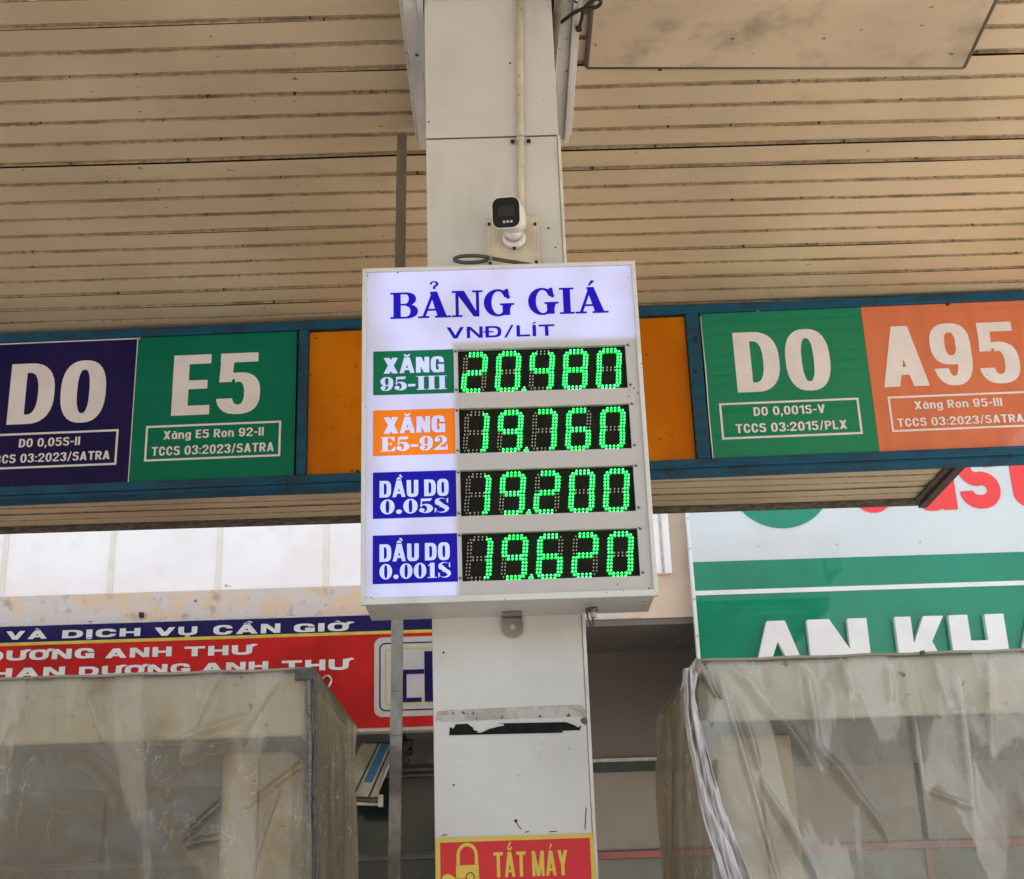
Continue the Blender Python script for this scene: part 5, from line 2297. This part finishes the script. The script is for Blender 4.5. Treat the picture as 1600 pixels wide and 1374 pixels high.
# left zip
g = MB()
n_ = 40
q = []
for i in range(n_ + 1):
    py = 1050 + (1420 - 1050) * i / n_
    wob = 1.6 * math.sin(i * .35) + (3.0 if i > 22 else 0) * math.sin((i - 22) * .16)
    q.append(Vector(pt(483 + 3 * i / n_ - .5 * wob, py, 3.733)))
g.tube(q, .0085, 'zip_teeth', 6)
q = [p + Vector((.0155 + .004 * math.sin(i * .25), -.004, 0)) for i, p in enumerate(q)]
g.tube(q, .0065, 'zip', 6)
g.build('zip', covL, label='dark zip down the corner of the cover')
g = MB()
pa, pb = fz(462, 1049, 3.74), fz(500, 1063, 3.74)
g.prism([(pa[0], pa[1] + .004), (pb[0] - .01, pa[1] + .006), (pb[0] - .008, pb[1]), (pa[0], pb[1])], 3.722, 3.738, 'zip')
g.build('corner_patch', covL)
# right crumpled zip band: a pleated strip falling from the corner


def band(u, v):
    t = v
    py = 1046 + 372 * t
    px = 1073 + 20 * t + 74 * t ** 1.7
    wpx = 14 + 38 * t
    px += (u - .5) * wpx + 1.5 * math.sin(t * 17 + u * 3) * (1 - u)
    fold = math.sin(u * 13 + 3.0 * math.sin(t * 5)) * .009 + .0025 * math.sin(u * 37 + t * 14)
    fold += .022 * (abs(noise.noise(Vector((u * 3, t * 8, 2)))) - .2)
    s_, z_ = at(px, py, 3.712)
    return Vector((s_, 3.712 + fold - .01 * math.sin(math.pi * u), z_))


g = grid(44, 150, band, 'zip_light')
b_ = g.build('zip', covR, label='crumpled pale zip band falling from the corner of the cover', fix=False)
sf = b_.modifiers.new('thick', 'SOLIDIFY')
sf.thickness = .002
# gathered peak at the corner
g = MB()
cpk = Vector(pt(1089, 1029, 3.74))
for k in range(8):
    e = Vector(pt(1064 + k * 9, 1080 + 14 * math.sin(k * 1.2), 3.725))
    g.tube([cpk, cpk.lerp(e, .5) + Vector((0, -.012, .004)), e], [.003, .009, .004], 'zip_light' if k < 3 else 'canvas', 6)
g.build('gathered_corner', covR)
s_, z_ = at(1441, 1021, 3.74)
g = MB()
g.box(s_ - .005, s_ + .005, 3.73, 3.75, z_ - .002, z_ + .006, 'cable')
g.build('hem_clip', covR)

# ================================================================== ACROSS THE STREET (unseen, added behind the viewer for the signs and covers to mirror)
M['far_wall'] = mat('far_shop_wall', (.30, .27, .23), .9, (.20, .18, .15), .5)
row = thing('added_shop_row', 'unseen row of grey shops added across the street for reflections', 'building', (0, -24, 0))
rs = random.Random(12)
x = -34
while x < 34:
    wd = rs.uniform(4.5, 8)
    hg = rs.uniform(5.5, 9.5)
    g = MB()
    g.box(x, x + wd - .05, -32, -24, 0, hg, 'far_wall')
    g.build('wall', row)
    for fl in range(int(hg // 3.2)):
        for k in range(2):
            xx = x + wd * (.15 + .42 * k)
            g = MB()
            g.box(xx, xx + wd * .28, -24.0, -23.96, fl * 3.1 + .9, fl * 3.1 + 2.4, 'glass_dark')
            g.build('window', row)
    x += wd
